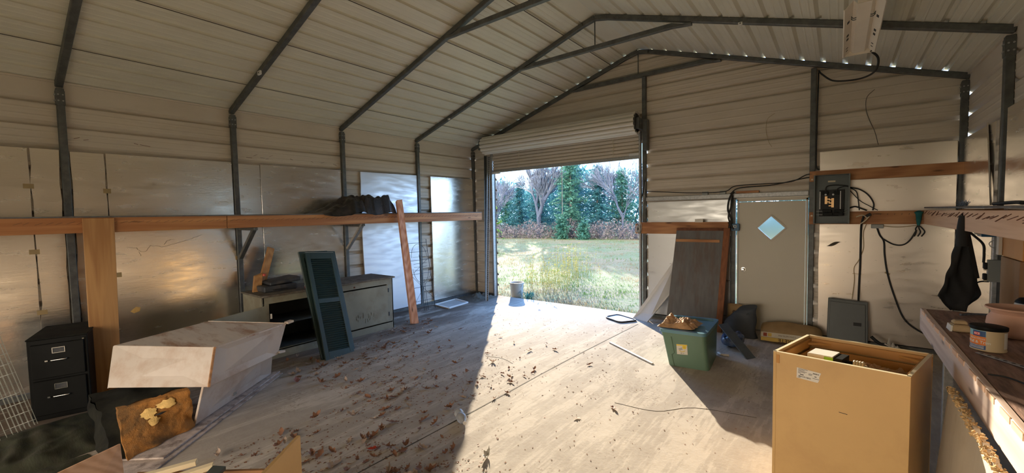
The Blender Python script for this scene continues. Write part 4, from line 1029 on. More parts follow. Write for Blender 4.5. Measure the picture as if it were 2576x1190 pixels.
m = MB()
o1 = [p + (p - ctr - V(0, 0, .375)).normalized() * .022 for p in r1]; i1 = [ctr + V(0, 0, .375) + (p - ctr - V(0, 0, .375)) * .90 for p in r1]
vs = [p + V(0, 0, -.012) for p in o1] + [p + V(0, 0, .022) for p in o1] + [p + V(0, 0, .022) for p in i1] + [p + V(0, 0, .002) for p in i1]
m.add(vs, [(j * n + k, j * n + (k + 1) % n, (j + 1) * n + (k + 1) % n, (j + 1) * n + k) for j in range(3) for k in range(n)] + [tuple(3 * n + k for k in range(n))])
build(m, 'lid', 'tote_lid', tt, smooth=30)
# crumpled paper sack on the tote
def sackfn(u, v):
    x = -1.60 + .37 * u + .02 * v; y = 4.70 + .36 * v + .05 * u
    e = min(u, 1 - u, v, 1 - v)
    hump = .075 * math.exp(-((u - .16) ** 2) / .02 - ((v - .6) ** 2) / .12) + .035 * math.exp(-((u - .6) ** 2) / .05)
    z = .40 + min(1, e * 8) * (hump + .02 + abs(noise.noise(Vector((x * 16, y * 14, 1)))) * .04 + noise.noise(Vector((x * 40, y * 36, 1))) * .014)
    return (x + noise.noise(Vector((y * 14, 0, 3))) * .02, y + noise.noise(Vector((x * 14, 5, 3))) * .03, max(.383, z))
m = MB(); m.grid(sackfn, 50, 40); o = build(m, 'paper_bag', 'kraft', label='crumpled brown paper bag lying on the tote lid', cat='paper bag', smooth=35, recalc=False)

# ------------------------------------------------------------------ sacks, bags and boards by the small door
sk = thing('concrete_sack', 'printed brown paper sack of concrete mix lying at the foot of the small door', 'sack', (-.46, 6.40, 0))
def pillow(m, c, L_, W_, H_, rot_, n=26, seed=1, pw=.55):
    R = Euler(rot_).to_matrix(); c = Vector(c)
    for sgn in (1, -1):
        def fn(u, v):
            a_, b_ = 2 * u - 1, 2 * v - 1
            h = H_ / 2 * max(0, (1 - abs(a_) ** 3.2)) ** pw * max(0, (1 - abs(b_) ** 3.0)) ** pw
            p = Vector((a_ * L_ / 2 * (1 - .04 * abs(b_) ** 4), b_ * W_ / 2 * (1 - .05 * abs(a_) ** 4), sgn * h))
            p += Vector((0, 0, noise.noise(Vector((p.x * 9, p.y * 9, seed + sgn))) * .012))
            return c + R @ p
        m.grid(fn, n, n)
    return m
m = MB(); pillow(m, (-.46, 6.36, .105), .66, .40, .18, (math.radians(18), 0, .06)); m.v = [V(p.x, p.y, max(.003, p.z)) for p in m.v]; body = build(m, 'sack_body', 'sack_paper', sk, smooth=60)
# print on the camera-facing edge
fm = frame(V(-.50, 6.165, .080), V(1, .06, 0), V(0, .42, 1))
def pb(name, a, b_, c, d, mat, z0=.0): mm = MB(); lbox(mm, fm, a, b_, c, d, .0015, z0); return build(mm, name, mat, sk)
pb('print_band', -.26, .30, -.006, .055, 'sack_white', .002); pb('print_square', -.235, -.195, .002, .045, 'sack_red', .004); pb('print_square', -.185, -.145, .002, .045, 'sack_yellow', .004)
pb('print_band', -.26, .30, -.055, -.010, 'sack_yellow', .002)
# the sack lies upside down, so its print is inverted
flip = Matrix.Rotation(PI, 4, 'Z')
build(text_mb('QUIKRETE', .062, fm @ Matrix.Translation((.07, -.032, .0055)) @ flip, .001), 'lettering', 'sack_dark', sk)
build(text_mb('CONCRETE MIX', .026, fm @ Matrix.Translation((.02, .028, .0055)) @ flip), 'lettering', 'sack_dark', sk)
s2_ = thing('concrete_sack', 'upright brown printed sack wedged between the leaning wood panel and the small door', 'sack', (-1.14, 6.60, 0))
m = MB(); pillow(m, (-1.14, 6.60, .185), .19, .37, .10, (PI / 2, 0, .0), 18, 4, .4); build(m, 'sack_body', 'sack_paper', s2_, smooth=60)
build(text_mb('R', .085, frame(V(-1.125, 6.545, .27), V(1, 0, 0), V(0, 0, 1)) @ Matrix.Rotation(PI / 2, 4, 'Z'), .002), 'lettering', 'sack_dark', s2_)
db = MB()
def bagfn(u, v):
    a_ = 2 * PI * u; r = .5 * (1 - .25 * v)
    cx_ = -1.02 + .0 * v; x = cx_ + .22 * math.cos(a_) * (1 - .55 * v ** 1.5) - .06 * v + .12 * v * v * 1.2; y = 6.30 + .11 * math.sin(a_) * (1 - .5 * v) + .10 * v
    z = .38 * v
    q = noise.noise(Vector((x * 7, y * 7, z * 6))) * .035
    return (x + q, y + q * .5, max(.002, z + (.03 * math.sin(a_ + .6) if v > .8 else 0)))
db.grid(bagfn, 40, 20); db.f.append(tuple(len(db.v) - 41 + k for k in range(40)))
build(db, 'dark_bag', 'dark_bag', label='slumped dark slate-coloured bag against the small door', cat='bag', smooth=60)
m = MB(); m.slab([V(-1.17, 5.72, .26), V(-1.10, 5.86, .26), V(-.72, 5.44, .0), V(-.79, 5.32, .0)], .008)
build(m, 'dark_board', 'dark_board', label='thin dark board propped up on its corner behind the green tote', cat='board')
def bb2(u, v):
    a_ = 2 * PI * u; b_ = PI * v
    p = Vector((-1.02 + .13 * math.sin(b_) * math.cos(a_), 5.78 + .20 * math.sin(b_) * math.sin(a_), .085 - .085 * math.cos(b_)))
    return p + Vector((0, 0, 1)) * max(-p.z + .002, abs(noise.noise(p * 14)) * .05 - .01)
m = MB(); m.grid(bb2, 36, 18); build(m, 'plastic_bag', 'blue_bag', label='crinkled blue plastic bag on the floor behind the green tote', cat='bag', smooth=30)
m = MB(); m.tube(smoothpts([(-1.10, 5.37, .008), (-1.05, 5.30, .016), (-.98, 5.33, .012)], 5), .014, 6); build(m, 'rolled_paper', 'label_white', label='small scrap of rolled white paper on the floor right of the tote', cat='paper', smooth=True)

# small grey cover standing against the far wall board
pc = thing('panel_cover', 'dark grey electrical panel cover standing on the floor against the pale board', 'panel cover', (.11, D - .2, 0))
m = MB(); m.b8([(-.095, 6.50, 0), (.305, 6.50, 0), (.305, 6.525, 0), (-.095, 6.525, 0), (-.085, 6.60, .565), (.30, 6.60, .545), (.30, 6.625, .545), (-.085, 6.625, .565)]); build(m, 'plate', 'panel_cover_grey', pc, bevel=.006)
m = MB(); m.b8([(-.07, 6.495, .05), (.28, 6.495, .05), (.28, 6.505, .05), (-.07, 6.505, .05), (-.062, 6.578, .53), (.275, 6.578, .515), (.275, 6.588, .515), (-.062, 6.588, .53)]); build(m, 'raised_door', 'panel_cover_grey', pc, bevel=.003)
m = MB(); m.b8([(.165, 6.520, .262), (.24, 6.520, .262), (.24, 6.53, .262), (.165, 6.53, .262), (.165, 6.527, .30), (.24, 6.527, .30), (.24, 6.537, .30), (.165, 6.537, .30)]); build(m, 'latch', 'black_rubber', pc)
random.seed(31)
m = MB(); m.tube(smoothpts([(.33, 6.50, .16), (.40, 6.48, .10), (.50, 6.48, .05), (.62, 6.46, .03)], 6), .018, 6)
build(m, 'black_hose', 'black_rubber', label='short piece of black hose on the floor right of the grey panel cover', cat='hose', smooth=True)
m = MB(); m.grid(lambda u, v: (.36 + .30 * u, 6.40 + .22 * v, .004 + .06 * max(0, min(u, 1 - u, v, 1 - v) * 5) * (.4 + abs(noise.noise(Vector((u * 8, v * 8, 7)))))), 16, 16)
build(m, 'paper_rubbish', 'label_white', label='crumpled pale rubbish on the floor right of the grey panel cover', cat='rubbish', smooth=30)

# ------------------------------------------------------------------ floor odds and ends
fboard((-2.32, 5.06, 0), (-1.60, 4.60, 0), .03, 0, .012, 'white_plastic', 'thin white trim strip lying on the sunlit floor left of the tote', 'trim_strip')
pbm = thing('plastic_bottle', 'crushed clear plastic bottle lying on the floor at the edge of the sunlight', 'bottle', (-2.40, 2.42, 0))
pr_ = [(0, 0), (.026, .003), (.032, .012), (.031, .04), (.027, .055), (.032, .07), (.032, .11), (.028, .125), (.024, .14), (.013, .165), (.013, .175)]
Rb = Euler((math.radians(90), 0, math.radians(60))).to_matrix()
m = MB(); m.lathe([(r * 1.28, z * 1.0) for r, z in pr_], V(-2.49, 2.44, .042), 22, rot=Rb); build(m, 'bottle_body', 'clear_plastic', pbm, smooth=40)
m = MB(); m.lathe([(.0145, 0), (.0145, .014), (0, .014)], V(-2.49, 2.44, .042) + Rb @ V(0, 0, .178), 16, rot=Rb); build(m, 'cap', 'white_plastic', pbm)

# ------------------------------------------------------------------ far wall, right bay: boards, panel, cables
box_thing('wall_rail', (-.30, RR - .01, D - .106, D - .068, 2.033, 2.165), 'lumber_x', 'upper orange-brown rail across the far wall above the electrical panel', 'rail')
rl = thing('wall_rail', 'lower orange-brown rail with nail marks, right of the electrical panel', 'rail', (.25, D - .09, 1.49))
m = MB(); m.box(-.30, .80, D - .106, D - .068, 1.49, 1.645); build(m, 'board', 'lumber_x', rl, bevel=.003)
m = MB()
for k in range(8): m.bar((.27 + k * .062, D - .108, 1.60), (.275 + k * .062, D - .108, 1.615), .004, .006, (0, 1, 0))
build(m, 'nail_marks', 'crack_dark', rl)
ep = thing('electrical_panel', 'open grey electrical panel box with breakers and bare bus bars', 'electrical panel', (-.07, D - .15, 1.50))
x0, x1, ya, yb_, z0, z1 = -.252, .108, D - .205, D - .107, 1.500, 2.105
m = MB(); m.box(x0, x1, yb_ - .004, yb_, z0, z1); m.box(x0, x0 + .006, ya, yb_, z0, z1); m.box(x1 - .006, x1, ya, yb_, z0, z1); m.box(x0, x1, ya, yb_, z0, z0 + .006); m.box(x0, x1, ya, yb_, z1 - .006, z1)
m.box(x0, x0 + .016, ya - .002, ya, z0, z1); m.box(x1 - .016, x1, ya - .002, ya, z0, z1)
build(m, 'enclosure', 'panel_grey', ep, bevel=.002)
m = MB(); m.box(-.195, .055, yb_ - .03, yb_ - .006, 1.59, 1.92); build(m, 'breaker_base', 'black_rubber', ep, bevel=.003)
for k, (bx_, bz) in enumerate(((-.16, 1.64), (-.04, 1.64), (-.15, 1.60), (-.045, 1.60))): m = MB(); m.box(bx_, bx_ + .09, yb_ - .07, yb_ - .03, bz, bz + .035); build(m, 'breaker', 'black_metal', ep, bevel=.003)
for bx_ in (-.165, -.05): m = MB(); m.box(bx_, bx_ + .06, yb_ - .055, yb_ - .03, 1.86, 1.90); build(m, 'lug', 'black_metal', ep, bevel=.003)
m = MB()
m.box(-.138, -.112, yb_ - .05, yb_ - .04, 1.745, 1.84); m.box(-.072, -.046, yb_ - .05, yb_ - .04, 1.70, 1.815)
for z in (1.80, 1.765): m.box(-.112, -.085, yb_ - .048, yb_ - .042, z, z + .012)
for z in (1.79, 1.75, 1.715): m.box(-.098, -.072, yb_ - .048, yb_ - .042, z, z + .012)
build(m, 'bus_bar', 'copper', ep)
for bx_ in (-.192, .012): m = MB(); m.box(bx_, bx_ + .01, yb_ - .045, yb_ - .03, 1.68, 1.90); build(m, 'terminal_bar', 'steel_bright', ep)
for sx_ in (-.13, -.055):
    m = MB(); m.lathe([(.011, 0), (.011, .01), (0, .012)], (sx_, yb_ - .068, 1.86), 10, 'Y'); build(m, 'terminal_screw', 'steel_bright', ep)
m = MB(); m.box(-.11, -.035, yb_ - .008, yb_ - .004, 2.015, 2.035); build(m, 'rating_label', 'ivory', ep)
m = MB(); m.tube(smoothpts([(-.13, yb_ - .05, 1.89), (-.12, yb_ - .06, 1.96), (-.05, yb_ - .06, 1.975), (.05, yb_ - .05, 1.965), (x1 - .004, yb_ - .05, 1.95)], 6), .007, 6)
m.tube(smoothpts([(-.02, yb_ - .05, 1.89), (-.01, yb_ - .06, 1.93), (.05, yb_ - .05, 1.955), (x1 - .004, yb_ - .05, 1.945)], 6), .006, 6); build(m, 'feed_wire', 'black_rubber', ep, smooth=True)
m = MB()
for z, dx in ((1.64, .06), (1.60, .07), (1.665, .05)): m.tube(smoothpts([(.0, yb_ - .05, z), (dx, yb_ - .05, z - .005), (x1 - .01, yb_ - .04, z + .02)], 5), .0025, 5)
for z in (1.655, 1.61): m.tube([(-.16, yb_ - .05, z), (-.225, yb_ - .045, z + .002)], .0022, 5)
build(m, 'bare_wire', 'steel_bright', ep)
for z in (2.06, 1.60):
    m = MB(); m.lathe([(.011, -.01), (.009, -.002), (.0, 0)], (-.272, D - .108, z), 12, 'Y'); setp(build(m, 'mounting_screw', 'ivory'), ('upper' if z > 2 else 'lower') + ' pale round screw head left of the electrical panel', 'screw')
def cable(name, pts, r, label, mat='black_rubber', cat='cable', n=8):
    m = MB(); m.tube(smoothpts(pts, n), r, 7); return setp(build(m, name, mat, smooth=True), label, cat)
Yc = D - .125
cable('loop_cable', [(x1, Yc - .02, 1.94), (.20, Yc - .01, 1.91), (.28, Yc, 1.84), (.33, Yc, 1.74), (.325, Yc, 1.655)], .008, 'outermost black cable loop arching right from the electrical panel')
cable('loop_cable', [(x1, Yc - .02, 1.935), (.17, Yc - .01, 1.88), (.19, Yc, 1.76), (.20, Yc, 1.66)], .006, 'inner black cable dropping straight down right of the electrical panel')
cable('loop_cable', [(x1, Yc - .02, 1.90), (.20, Yc, 1.78), (.29, Yc, 1.71), (.37, Yc, 1.655)], .0045, 'thin black cable crossing the two loops right of the electrical panel')
cable('loop_cable', [(x1, Yc - .01, 1.69), (.16, Yc, 1.705), (.22, Yc, 1.68), (.27, Yc, 1.655)], .009, 'short thick black cable leaving the panel just above the lower rail')
cable('wall_wire', [(.245, Yc - .01, 1.60), (.225, Yc, 1.50), (.222, D - .05, 1.38), (.222, D - .05, 1.0), (.215, D - .06, .72), (.210, 6.60, .56)], .011, 'thick black cable running straight down to the grey panel cover')
cable('wall_wire', [(.27, Yc, 1.50), (.245, D - .05, 1.38), (.25, D - .045, 1.2), (.21, D - .045, 1.05), (.165, D - .045, .95), (.17, D - .045, .80), (.15, 6.62, .57)], .004, 'thin tan wire hanging beside the thick black cable', 'tape_tan')
jbx = thing('junction_box', 'small grey junction box under the lower rail', 'junction box', (.36, D - .09, 1.45))
m = MB(); m.box(.315, .425, D - .105, D - .056, 1.440, 1.488); build(m, 'box', 'outlet_grey', jbx, bevel=.003)
cable('wall_wire', [(.37, D - .08, 1.44), (.395, D - .06, 1.36), (.435, D - .05, 1.28), (.445, D - .05, 1.12), (.475, D - .05, .90), (.545, D - .05, .62), (.64, D - .055, .36), (.80, D - .07, .23), (.95, D - .07, .21)], .0095, 'long black cable sweeping down and right across the pale board')
cable('wall_wire', [(.43, D - .06, 1.31), (.52, D - .055, 1.25), (.60, D - .055, 1.245), (.66, D - .06, 1.30), (.715, D - .07, 1.42)], .008, 'black cable swagged between the junction box and the teal rag')
cable('wall_wire', [(.425, D - .08, 1.468), (.55, D - .09, 1.455), (.72, D - .09, 1.475)], .004, 'thin brown wire running right from the junction box', 'tape_tan')
tk = MB(); tk.obox((.475, D - .045, .90), (.05, .004, .022), (0, .5, 0)); setp(build(tk, 'cable_tie', 'tape_tan'), 'small tan tie halfway down the long sweeping cable', 'cable tie')
cable('wire_ends', [(.27, Yc - .03, 1.57), (.23, Yc - .04, 1.60), (.17, Yc - .03, 1.58)], .006, 'pale stripped wire end in front of the lower rail, pointing left', 'ivory')
cable('wire_ends', [(.30, Yc - .03, 1.60), (.25, Yc - .04, 1.53), (.21, Yc - .03, 1.495)], .007, 'pale stripped wire end in front of the lower rail, pointing down', 'ivory')
m = MB(); m.obox((.285, Yc - .03, 1.60), (.05, .02, .035), (0, -.6, 0)); setp(build(m, 'wire_connector', 'black_rubber', bevel=.003), 'small black connector joining the pale stripped wires', 'connector')
m = MB(); m.lathe([(.012, -.15), (.022, -.08), (.028, -.02), (.04, .0), (.01, .02)], (.722, D - .13, 1.625), 12); setp(build(m, 'teal_rag', 'teal_cloth', smooth=60), 'teal rag tied round the end of the lower rail', 'rag')
m = MB()
for k in range(3): m.tube(smoothpts([(.722, D - .13, 1.48), (.70 + .028 * k, D - .13, 1.44), (.705 + .035 * k, D - .125, 1.40), (.69 + .03 * k, D - .12, 1.35)], 5), .007, 6)
setp(build(m, 'cable_ends', 'black_rubber', smooth=True), 'three cut black cable ends hanging from the teal rag', 'cable')
cable('wall_wire', [(-.225, D - .08, 3.4), (-.232, D - .075, 2.9), (-.236, D - .075, 2.4), (-.23, D - .08, 2.22), (-.20, D - .09, 2.18)], .008, 'black cable running down the right side of the stud to the panel')
cable('loose_string', [(.32, D - .012, 3.10), (.25, D - .01, 3.02), (.245, D - .006, 2.88), (.28, D - .006, 2.74), (.33, D - .006, 2.60), (.365, D - .006, 2.44)], .0025, 'thin dark string curling down the siding above the pale board')
cable('loose_string', [(-.70, D - .01, 2.98), (-.78, D - .006, 2.92), (-.80, D - .006, 2.78), (-.77, D - .006, 2.62), (-.73, D - .006, 2.54)], .0022, 'thin pale string curved on the siding above the small door', 'tape_tan')

# ------------------------------------------------------------------ right wall shelf, apron and outlets
rs = thing('side_shelf', 'raw wooden shelf board with splinters running along the right wall', 'shelf', (.80, 4.6, 1.50))
m = MB(); m.b8([(.765, 1.6, 1.505), (.803, 1.6, 1.505), (.803, 6.63, 1.492), (.765, 6.63, 1.492), (.765, 1.6, 1.668), (.803, 1.6, 1.668), (.803, 6.63, 1.648), (.765, 6.63, 1.648)]); build(m, 'front_board', 'lumber_pale', rs, bevel=.003)
m = MB(); m.box(.765, RR - .07, 1.6, 6.63, 1.670, 1.684); build(m, 'deck', 'plank_grey', rs)
m = MB(); m.box(.803, RR - .03, 5.14, 5.16, 1.52, 1.66); build(m, 'joist', 'lumber_x', rs)
m = MB(); random.seed(14); y = 2.2
while y < 6.4:
    l = random.uniform(.10, .24); m.bar((.7635, y, 1.630 + random.uniform(-.012, .012)), (.760, y + l, 1.602 + random.uniform(-.012, .012)), .003, random.uniform(.003, .007), (1, 0, 0)); y += random.uniform(.07, .16)
build(m, 'splinters', 'rust', rs, kind='stuff')
m = MB(); m.tube(smoothpts([(.80, 3.55, 1.70), (.83, 3.8, 1.705), (.81, 4.05, 1.70), (.84, 4.3, 1.70)], 6), .012, 6); build(m, 'black_tool', 'black_rubber', label='slim black tool lying on the right-hand shelf', cat='tool', smooth=True)
m = MB(); random.seed(5)
for k in range(40):
    p = V(.80 + random.uniform(-.02, .03), 5.0 + random.uniform(-.05, .05), 1.69); m.tube([p, p + V(random.uniform(-.03, .03), random.uniform(-.05, .05), random.uniform(.01, .05))], .0015, 4)
build(m, 'straw_tuft', 'twig', label='little tuft of dry straw on the right-hand shelf above the apron', cat='straw', kind='stuff')
# black apron / bag hanging by straps
ap = thing('work_apron', 'black cloth apron hanging by its straps from the right-hand shelf', 'apron', (.77, 4.72, 1.60))
Mx = frame(V(.745, 4.72, 0), V(.84, .54, 0), V(0, 0, 1))
def AX(a_, z, o_=0): return Mx @ Vector((a_, z, o_))
def apr(u, v):
    zt_, zb_ = 1.40, .872
    z = zt_ + (zb_ - zt_) * v
    if v < .78: hw_ = .035 + (.172 - .035) * (v / .78) ** .9
    else: hw_ = .172 - (.172 - .055) * ((v - .78) / .22)
    c_ = .01 + .015 * math.sin(v * 3)
    a_ = c_ + hw_ * (2 * u - 1)
    return AX(a_, z, .02 * math.sin(u * 9 + v * 3) + noise.noise(Vector((a_ * 20, z * 8, 1))) * .02 + .03 * math.cos(PI * (u - .5)))
m = MB(); m.grid(apr, 30, 40); o = build(m, 'cloth', 'apron_cloth', ap, smooth=True, recalc=False); solidify(o, .004)
m = MB(); m.tube([AX(0, 1.615, .03), AX(-.005, 1.52, .035), AX(.0, 1.38, .03)], [.024, .034, .036], 8); build(m, 'gathered_neck', 'apron_cloth', ap, smooth=60)
m = MB(); m.bar(AX(.01, 1.55, .04), AX(.095, 1.13, .05), .032, .004, AX(0, 0, 1) - AX(0, 0, 0)); m.bar(AX(.02, 1.63, .0), AX(.045, 1.52, .02), .02, .004, AX(0, 0, 1) - AX(0, 0, 0)); build(m, 'strap', 'apron_cloth', ap)
# things behind the apron on the wall
bbx = thing('blue_box', 'blue plastic box under the right-hand shelf', 'box', (.98, 5.15, 1.44))
m = MB(); m.box(.93, 1.03, 5.08, 5.22, 1.432, 1.502); build(m, 'box', 'blue_plastic', bbx, bevel=.004)
m = MB(); m.box(.90, .93, 5.09, 5.16, 1.45, 1.49); build(m, 'metal_end', 'ivory', bbx, bevel=.002)
box_thing('side_stud', (1.010, 1.037, 5.14, 5.17, .05, 1.50), 'steel_bright', 'pale metal strip standing beside the outlet box on the right wall', 'metal strip')
ob = thing('outlet_box', 'grey double outlet box with black plugs on the right wall', 'outlet box', (1.0, 5.1, 1.07))
m = MB(); m.box(.972, 1.045, 5.08, 5.12, 1.065, 1.245); build(m, 'box', 'outlet_grey', ob, bevel=.004)
for z in (1.105, 1.195):
    m = MB(); m.box(.948, .972, 5.085, 5.115, z - .026, z + .026); build(m, 'plug', 'black_rubber', ob, bevel=.005)
    m = MB(); m.box(.955, .971, 5.083, 5.117, z - .038, z - .028); build(m, 'socket_face', 'ivory', ob)
cable('appliance_cord', [(.83, 5.05, 1.50), (.89, 5.08, 1.44), (.945, 5.10, 1.37), (.952, 5.10, 1.29), (.951, 5.10, 1.22)], .009, 'black cord curving down into the upper plug of the outlet box')
cable('appliance_cord', [(.985, 5.10, 1.064), (.94, 5.10, 1.062), (.90, 5.08, 1.04), (.88, 5.06, 1.0)], .006, 'short black cord leaving the bottom of the outlet box')
wcab = thing('brown_cupboard', 'orange-brown wooden cupboard at the right edge of the photo above the bench', 'cupboard', (1.1, 4.7, .90))
m = MB(); m.box(.99, RR - .03, 4.40, 4.83, .905, 1.30); build(m, 'lower_side', 'cupboard_brown', wcab, bevel=.003)
m = MB(); m.box(.99, RR - .03, 4.35, 4.85, 1.305, 1.50); build(m, 'upper_door', 'cupboard_orange', wcab, bevel=.003)
m = MB(); m.box(.97, .988, 4.80, 4.86, 1.31, 1.50); build(m, 'edge_strip', 'door_trim', wcab)
m = MB(); m.tube(smoothpts([(.975, 4.86, 1.41), (.95, 4.86, 1.415), (.932, 4.86, 1.39), (.95, 4.86, 1.36), (.975, 4.86, 1.362)], 6), .003, 6); build(m, 'wire_handle', 'steel_bright', wcab)

# ------------------------------------------------------------------ workbench
wbn = thing('workbench', 'long wooden workbench with a dirty top and pale fascia along the right wall', 'workbench', (.8, 2.6, 0))
BX = .545
m = MB()
n_ = 60
m.grid(lambda u, v: (BX + .002 + (RR - .07 - BX) * u, -.6 + 5.09 * v, .902 + noise.noise(Vector((u * 3, v * 40, 1))) * .002), 12, n_)
m.box(BX + .002, RR - .07, -.6, 4.487, .872, .8985); build(m, 'top', 'bench_top', wbn, smooth=40)
m = MB(); m.b8([(BX - .03, -.6, .74), (BX, -.6, .74), (BX, 4.50, .74), (BX - .03, 4.50, .74), (BX - .03, -.6, .905), (BX, -.6, .905), (BX, 4.50, .905), (BX - .03, 4.50, .905)]); build(m, 'fascia', 'bench_wood', wbn, bevel=.004)
random.seed(8); y = 1.8
while y < 4.4: m = MB(); m.bar((BX - .0305, y, .893), (BX - .0305, y + .12, .890), .004, .026); y += .13 + random.uniform(0, .1); build(m, 'splintered_edge', 'lumber_pale', wbn)
for (x, y) in ((.565, 3.75), (.60, 1.6), (1.0, 4.05), (1.0, 1.6)):
    m = MB(); m.box(x - .022, x + .022, y - .022, y + .022, 0, .872); lgx = build(m, 'leg', 'steel_bright', wbn, bevel=.003)
m = MB(); m.bar((.565, 3.73, .06), (.60, 1.62, .55), .03, .03); build(m, 'brace', 'steel', wbn)
pt = thing('particle_board', 'ragged-edged particle board leaning against the front of the workbench', 'board', (.42, 2.7, 0))
# top edge from the far end (high) to the near end, along the bench
tops = []; random.seed(10)
for k in range(60):
    t_ = k / 59; tops.append(V(.465 - .0 * t_, 3.05 - 1.15 * t_, .76 - .02 * t_ + random.uniform(-.006, .006) + .004 * math.sin(k)))
bots = [V(p.x - .045, p.y + .10, 0.0) for p in tops]
m = MB(); nn = len(tops); th_ = V(.018, 0, 0)
m.add(tops + bots + [p + th_ for p in tops] + [p + th_ for p in bots],
      [(k, k + 1, nn + k + 1, nn + k) for k in range(nn - 1)] + [(2 * nn + k + 1, 2 * nn + k, 3 * nn + k, 3 * nn + k + 1) for k in range(nn - 1)] + [(k + 1, k, 2 * nn + k, 2 * nn + k + 1) for k in range(nn - 1)] + [(nn + k, nn + k + 1, 3 * nn + k + 1, 3 * nn + k) for k in range(nn - 1)] + [(0, nn, 3 * nn, 2 * nn), (nn - 1, 3 * nn - 1, 4 * nn - 1, 2 * nn - 1)][:1] + [(nn - 1, 3 * nn - 1, 4 * nn - 1, 2 * nn - 1)])
build(m, 'panel', 'particle_face', pt)
m = MB(); random.seed(13)
for k in range(420):
    t_ = random.random(); p = V(.475, 3.05 - 1.15 * t_, .76 - .02 * t_) + V(random.uniform(-.018, .012), 0, random.uniform(-.022, .008))
    m.obox(p, (random.uniform(.004, .012), random.uniform(.006, .02), random.uniform(.004, .010)), (random.random() * 3, random.random() * 3, random.random() * 3))
build(m, 'ragged_edge', 'particle_edge', pt)

# things on the bench
ZB = .905
cx_, cy_ = .658, 3.375
can = thing('paint_can', 'dented paint can with an orange and blue label standing on the workbench', 'paint can', (cx_, cy_, ZB))
m = MB(); m.lathe([(0, 0), (.068, .0), (.070, .004), (.068, .008), (.068, .118), (.071, .122), (.071, .128), (.066, .130), (.062, .124), (0, .122)], (cx_, cy_, ZB), 40); build(m, 'can_body', 'can_label', can, smooth=35)
m = MB(); m.lathe([(.0705, .112), (.0722, .116), (.0722, .130), (.0665, .1315)], (cx_, cy_, ZB), 40); build(m, 'rim', 'black_metal', can, smooth=40)
m = MB(); m.lathe([(.064, .1262), (.045, .1266), (0, .1262)], (cx_, cy_, ZB), 40); build(m, 'lid_residue', 'rust', can, smooth=40)
ang0 = math.atan2(-cy_, -cx_)     # side that faces into the shed
def arc(m, a0, a1, z0, z1, r, n=14):
    P0 = [V(cx_ + r * math.cos(ang0 + a0 + (a1 - a0) * k / n), cy_ + r * math.sin(ang0 + a0 + (a1 - a0) * k / n), 0) for k in range(n + 1)]
    m.add([p + V(0, 0, ZB + z0) for p in P0] + [p + V(0, 0, ZB + z1) for p in P0], [(k, k + 1, n + 2 + k, n + 1 + k) for k in range(n)]); return m
A0, A1 = -1.35, -.12
def apart(name, mat, z0, z1, r=.0688, a0=A0, a1=A1): 
    mm = MB(); arc(mm, a0, a1, z0, z1, r); return build(mm, name, mat, can, recalc=False)
apart('label_sky', 'can_teal', .074, .111); apart('label_arc', 'can_blue', .078, .108, .0690, -.95, -.14); apart('label_band', 'can_orange', .032, .078, .0690); apart('label_foot', 'can_blue', .009, .032, .0689)
apart('label_patch', 'red_ink', .084, .100, .0695, -.86, -.46)
mm = MB(); arc(mm, .95, 1.4, .02, .105, .0690); build(mm, 'label_panel', 'label_white', can, recalc=False)
def cantext(txt, size, ang, z, mat, bold=0):
    t0 = text_mb(txt, size, Matrix.Identity(4), bold); out = MB()
    vs = []
    for p in t0.v:
        a_ = ang0 + ang + p.x / .0697; vs.append(V(cx_ + (.0697 + p.z) * math.cos(a_), cy_ + (.0697 + p.z) * math.sin(a_), ZB + z + p.y))
    out.add(vs, t0.f); build(out, 'lettering', mat, can)
cantext('Semi-Gloss', .0155, -.66, .066, 'label_white'); cantext('Wall & Trim', .021, -.62, .047, 'label_white', .0003); cantext('ACE', .0145, -.66, .092, 'label_white', .0004)
for z in (.027, .020, .014): 
    mm = MB(); arc(mm, A0 + .1, A1 - .1, z, z + .0025, .0694); build(mm, 'label_line', 'label_white', can, recalc=False)
pot = thing('clay_pot', 'round pinkish clay pot on the workbench at the right edge of the photo', 'pot', (.845, 3.78, ZB))
m = MB(); m.lathe([(0, 0), (.07, .0), (.105, .03), (.122, .07), (.118, .11), (.100, .14), (.108, .155), (.128, .168), (.126, .176), (.112, .17), (.094, .14), (.108, .10), (.108, .06), (.07, .02), (0, .015)], (.845, 3.78, ZB), 48); build(m, 'vessel', 'clay', pot, smooth=45)
jug = thing('glue_jug', 'white bottle with a black neck and tan cap behind the clay pot', 'bottle', (.985, 4.14, ZB))
m = MB(); m.lathe([(0, 0), (.075, 0), (.078, .01), (.078, .12), (.066, .155), (.05, .17)], (.985, 4.14, ZB), 32); build(m, 'bottle_body', 'label_white', jug, smooth=45)
m = MB(); m.lathe([(.070, .152), (.066, .165), (.05, .182), (.03, .186)], (.985, 4.14, ZB), 32); build(m, 'shoulder', 'black_metal', jug, smooth=45)
m = MB(); m.lathe([(.024, .18), (.03, .186), (.03, .20), (.018, .206), (0, .208)], (.985, 4.14, ZB), 20); build(m, 'cap', 'sponge', jug, smooth=45)
sp_ = thing('sanding_block', 'worn tan sanding block on the near edge of the workbench', 'block', (.61, 3.80, ZB))
m = MB(); m.b8([V(.575, 3.74, ZB), V(.665, 3.75, ZB), V(.655, 3.86, ZB), V(.57, 3.85, ZB), V(.58, 3.75, ZB + .04), V(.66, 3.76, ZB + .04), V(.65, 3.85, ZB + .04), V(.575, 3.84, ZB + .04)]); build(m, 'base', 'sponge', sp_, bevel=.008)
m = MB(); m.b8([V(.585, 3.78, ZB + .041), V(.655, 3.785, ZB + .041), V(.65, 3.85, ZB + .041), V(.58, 3.85, ZB + .041), V(.592, 3.79, ZB + .062), V(.648, 3.79, ZB + .062), V(.645, 3.845, ZB + .062), V(.59, 3.84, ZB + .062)]); build(m, 'grip', 'sponge', sp_, bevel=.006)
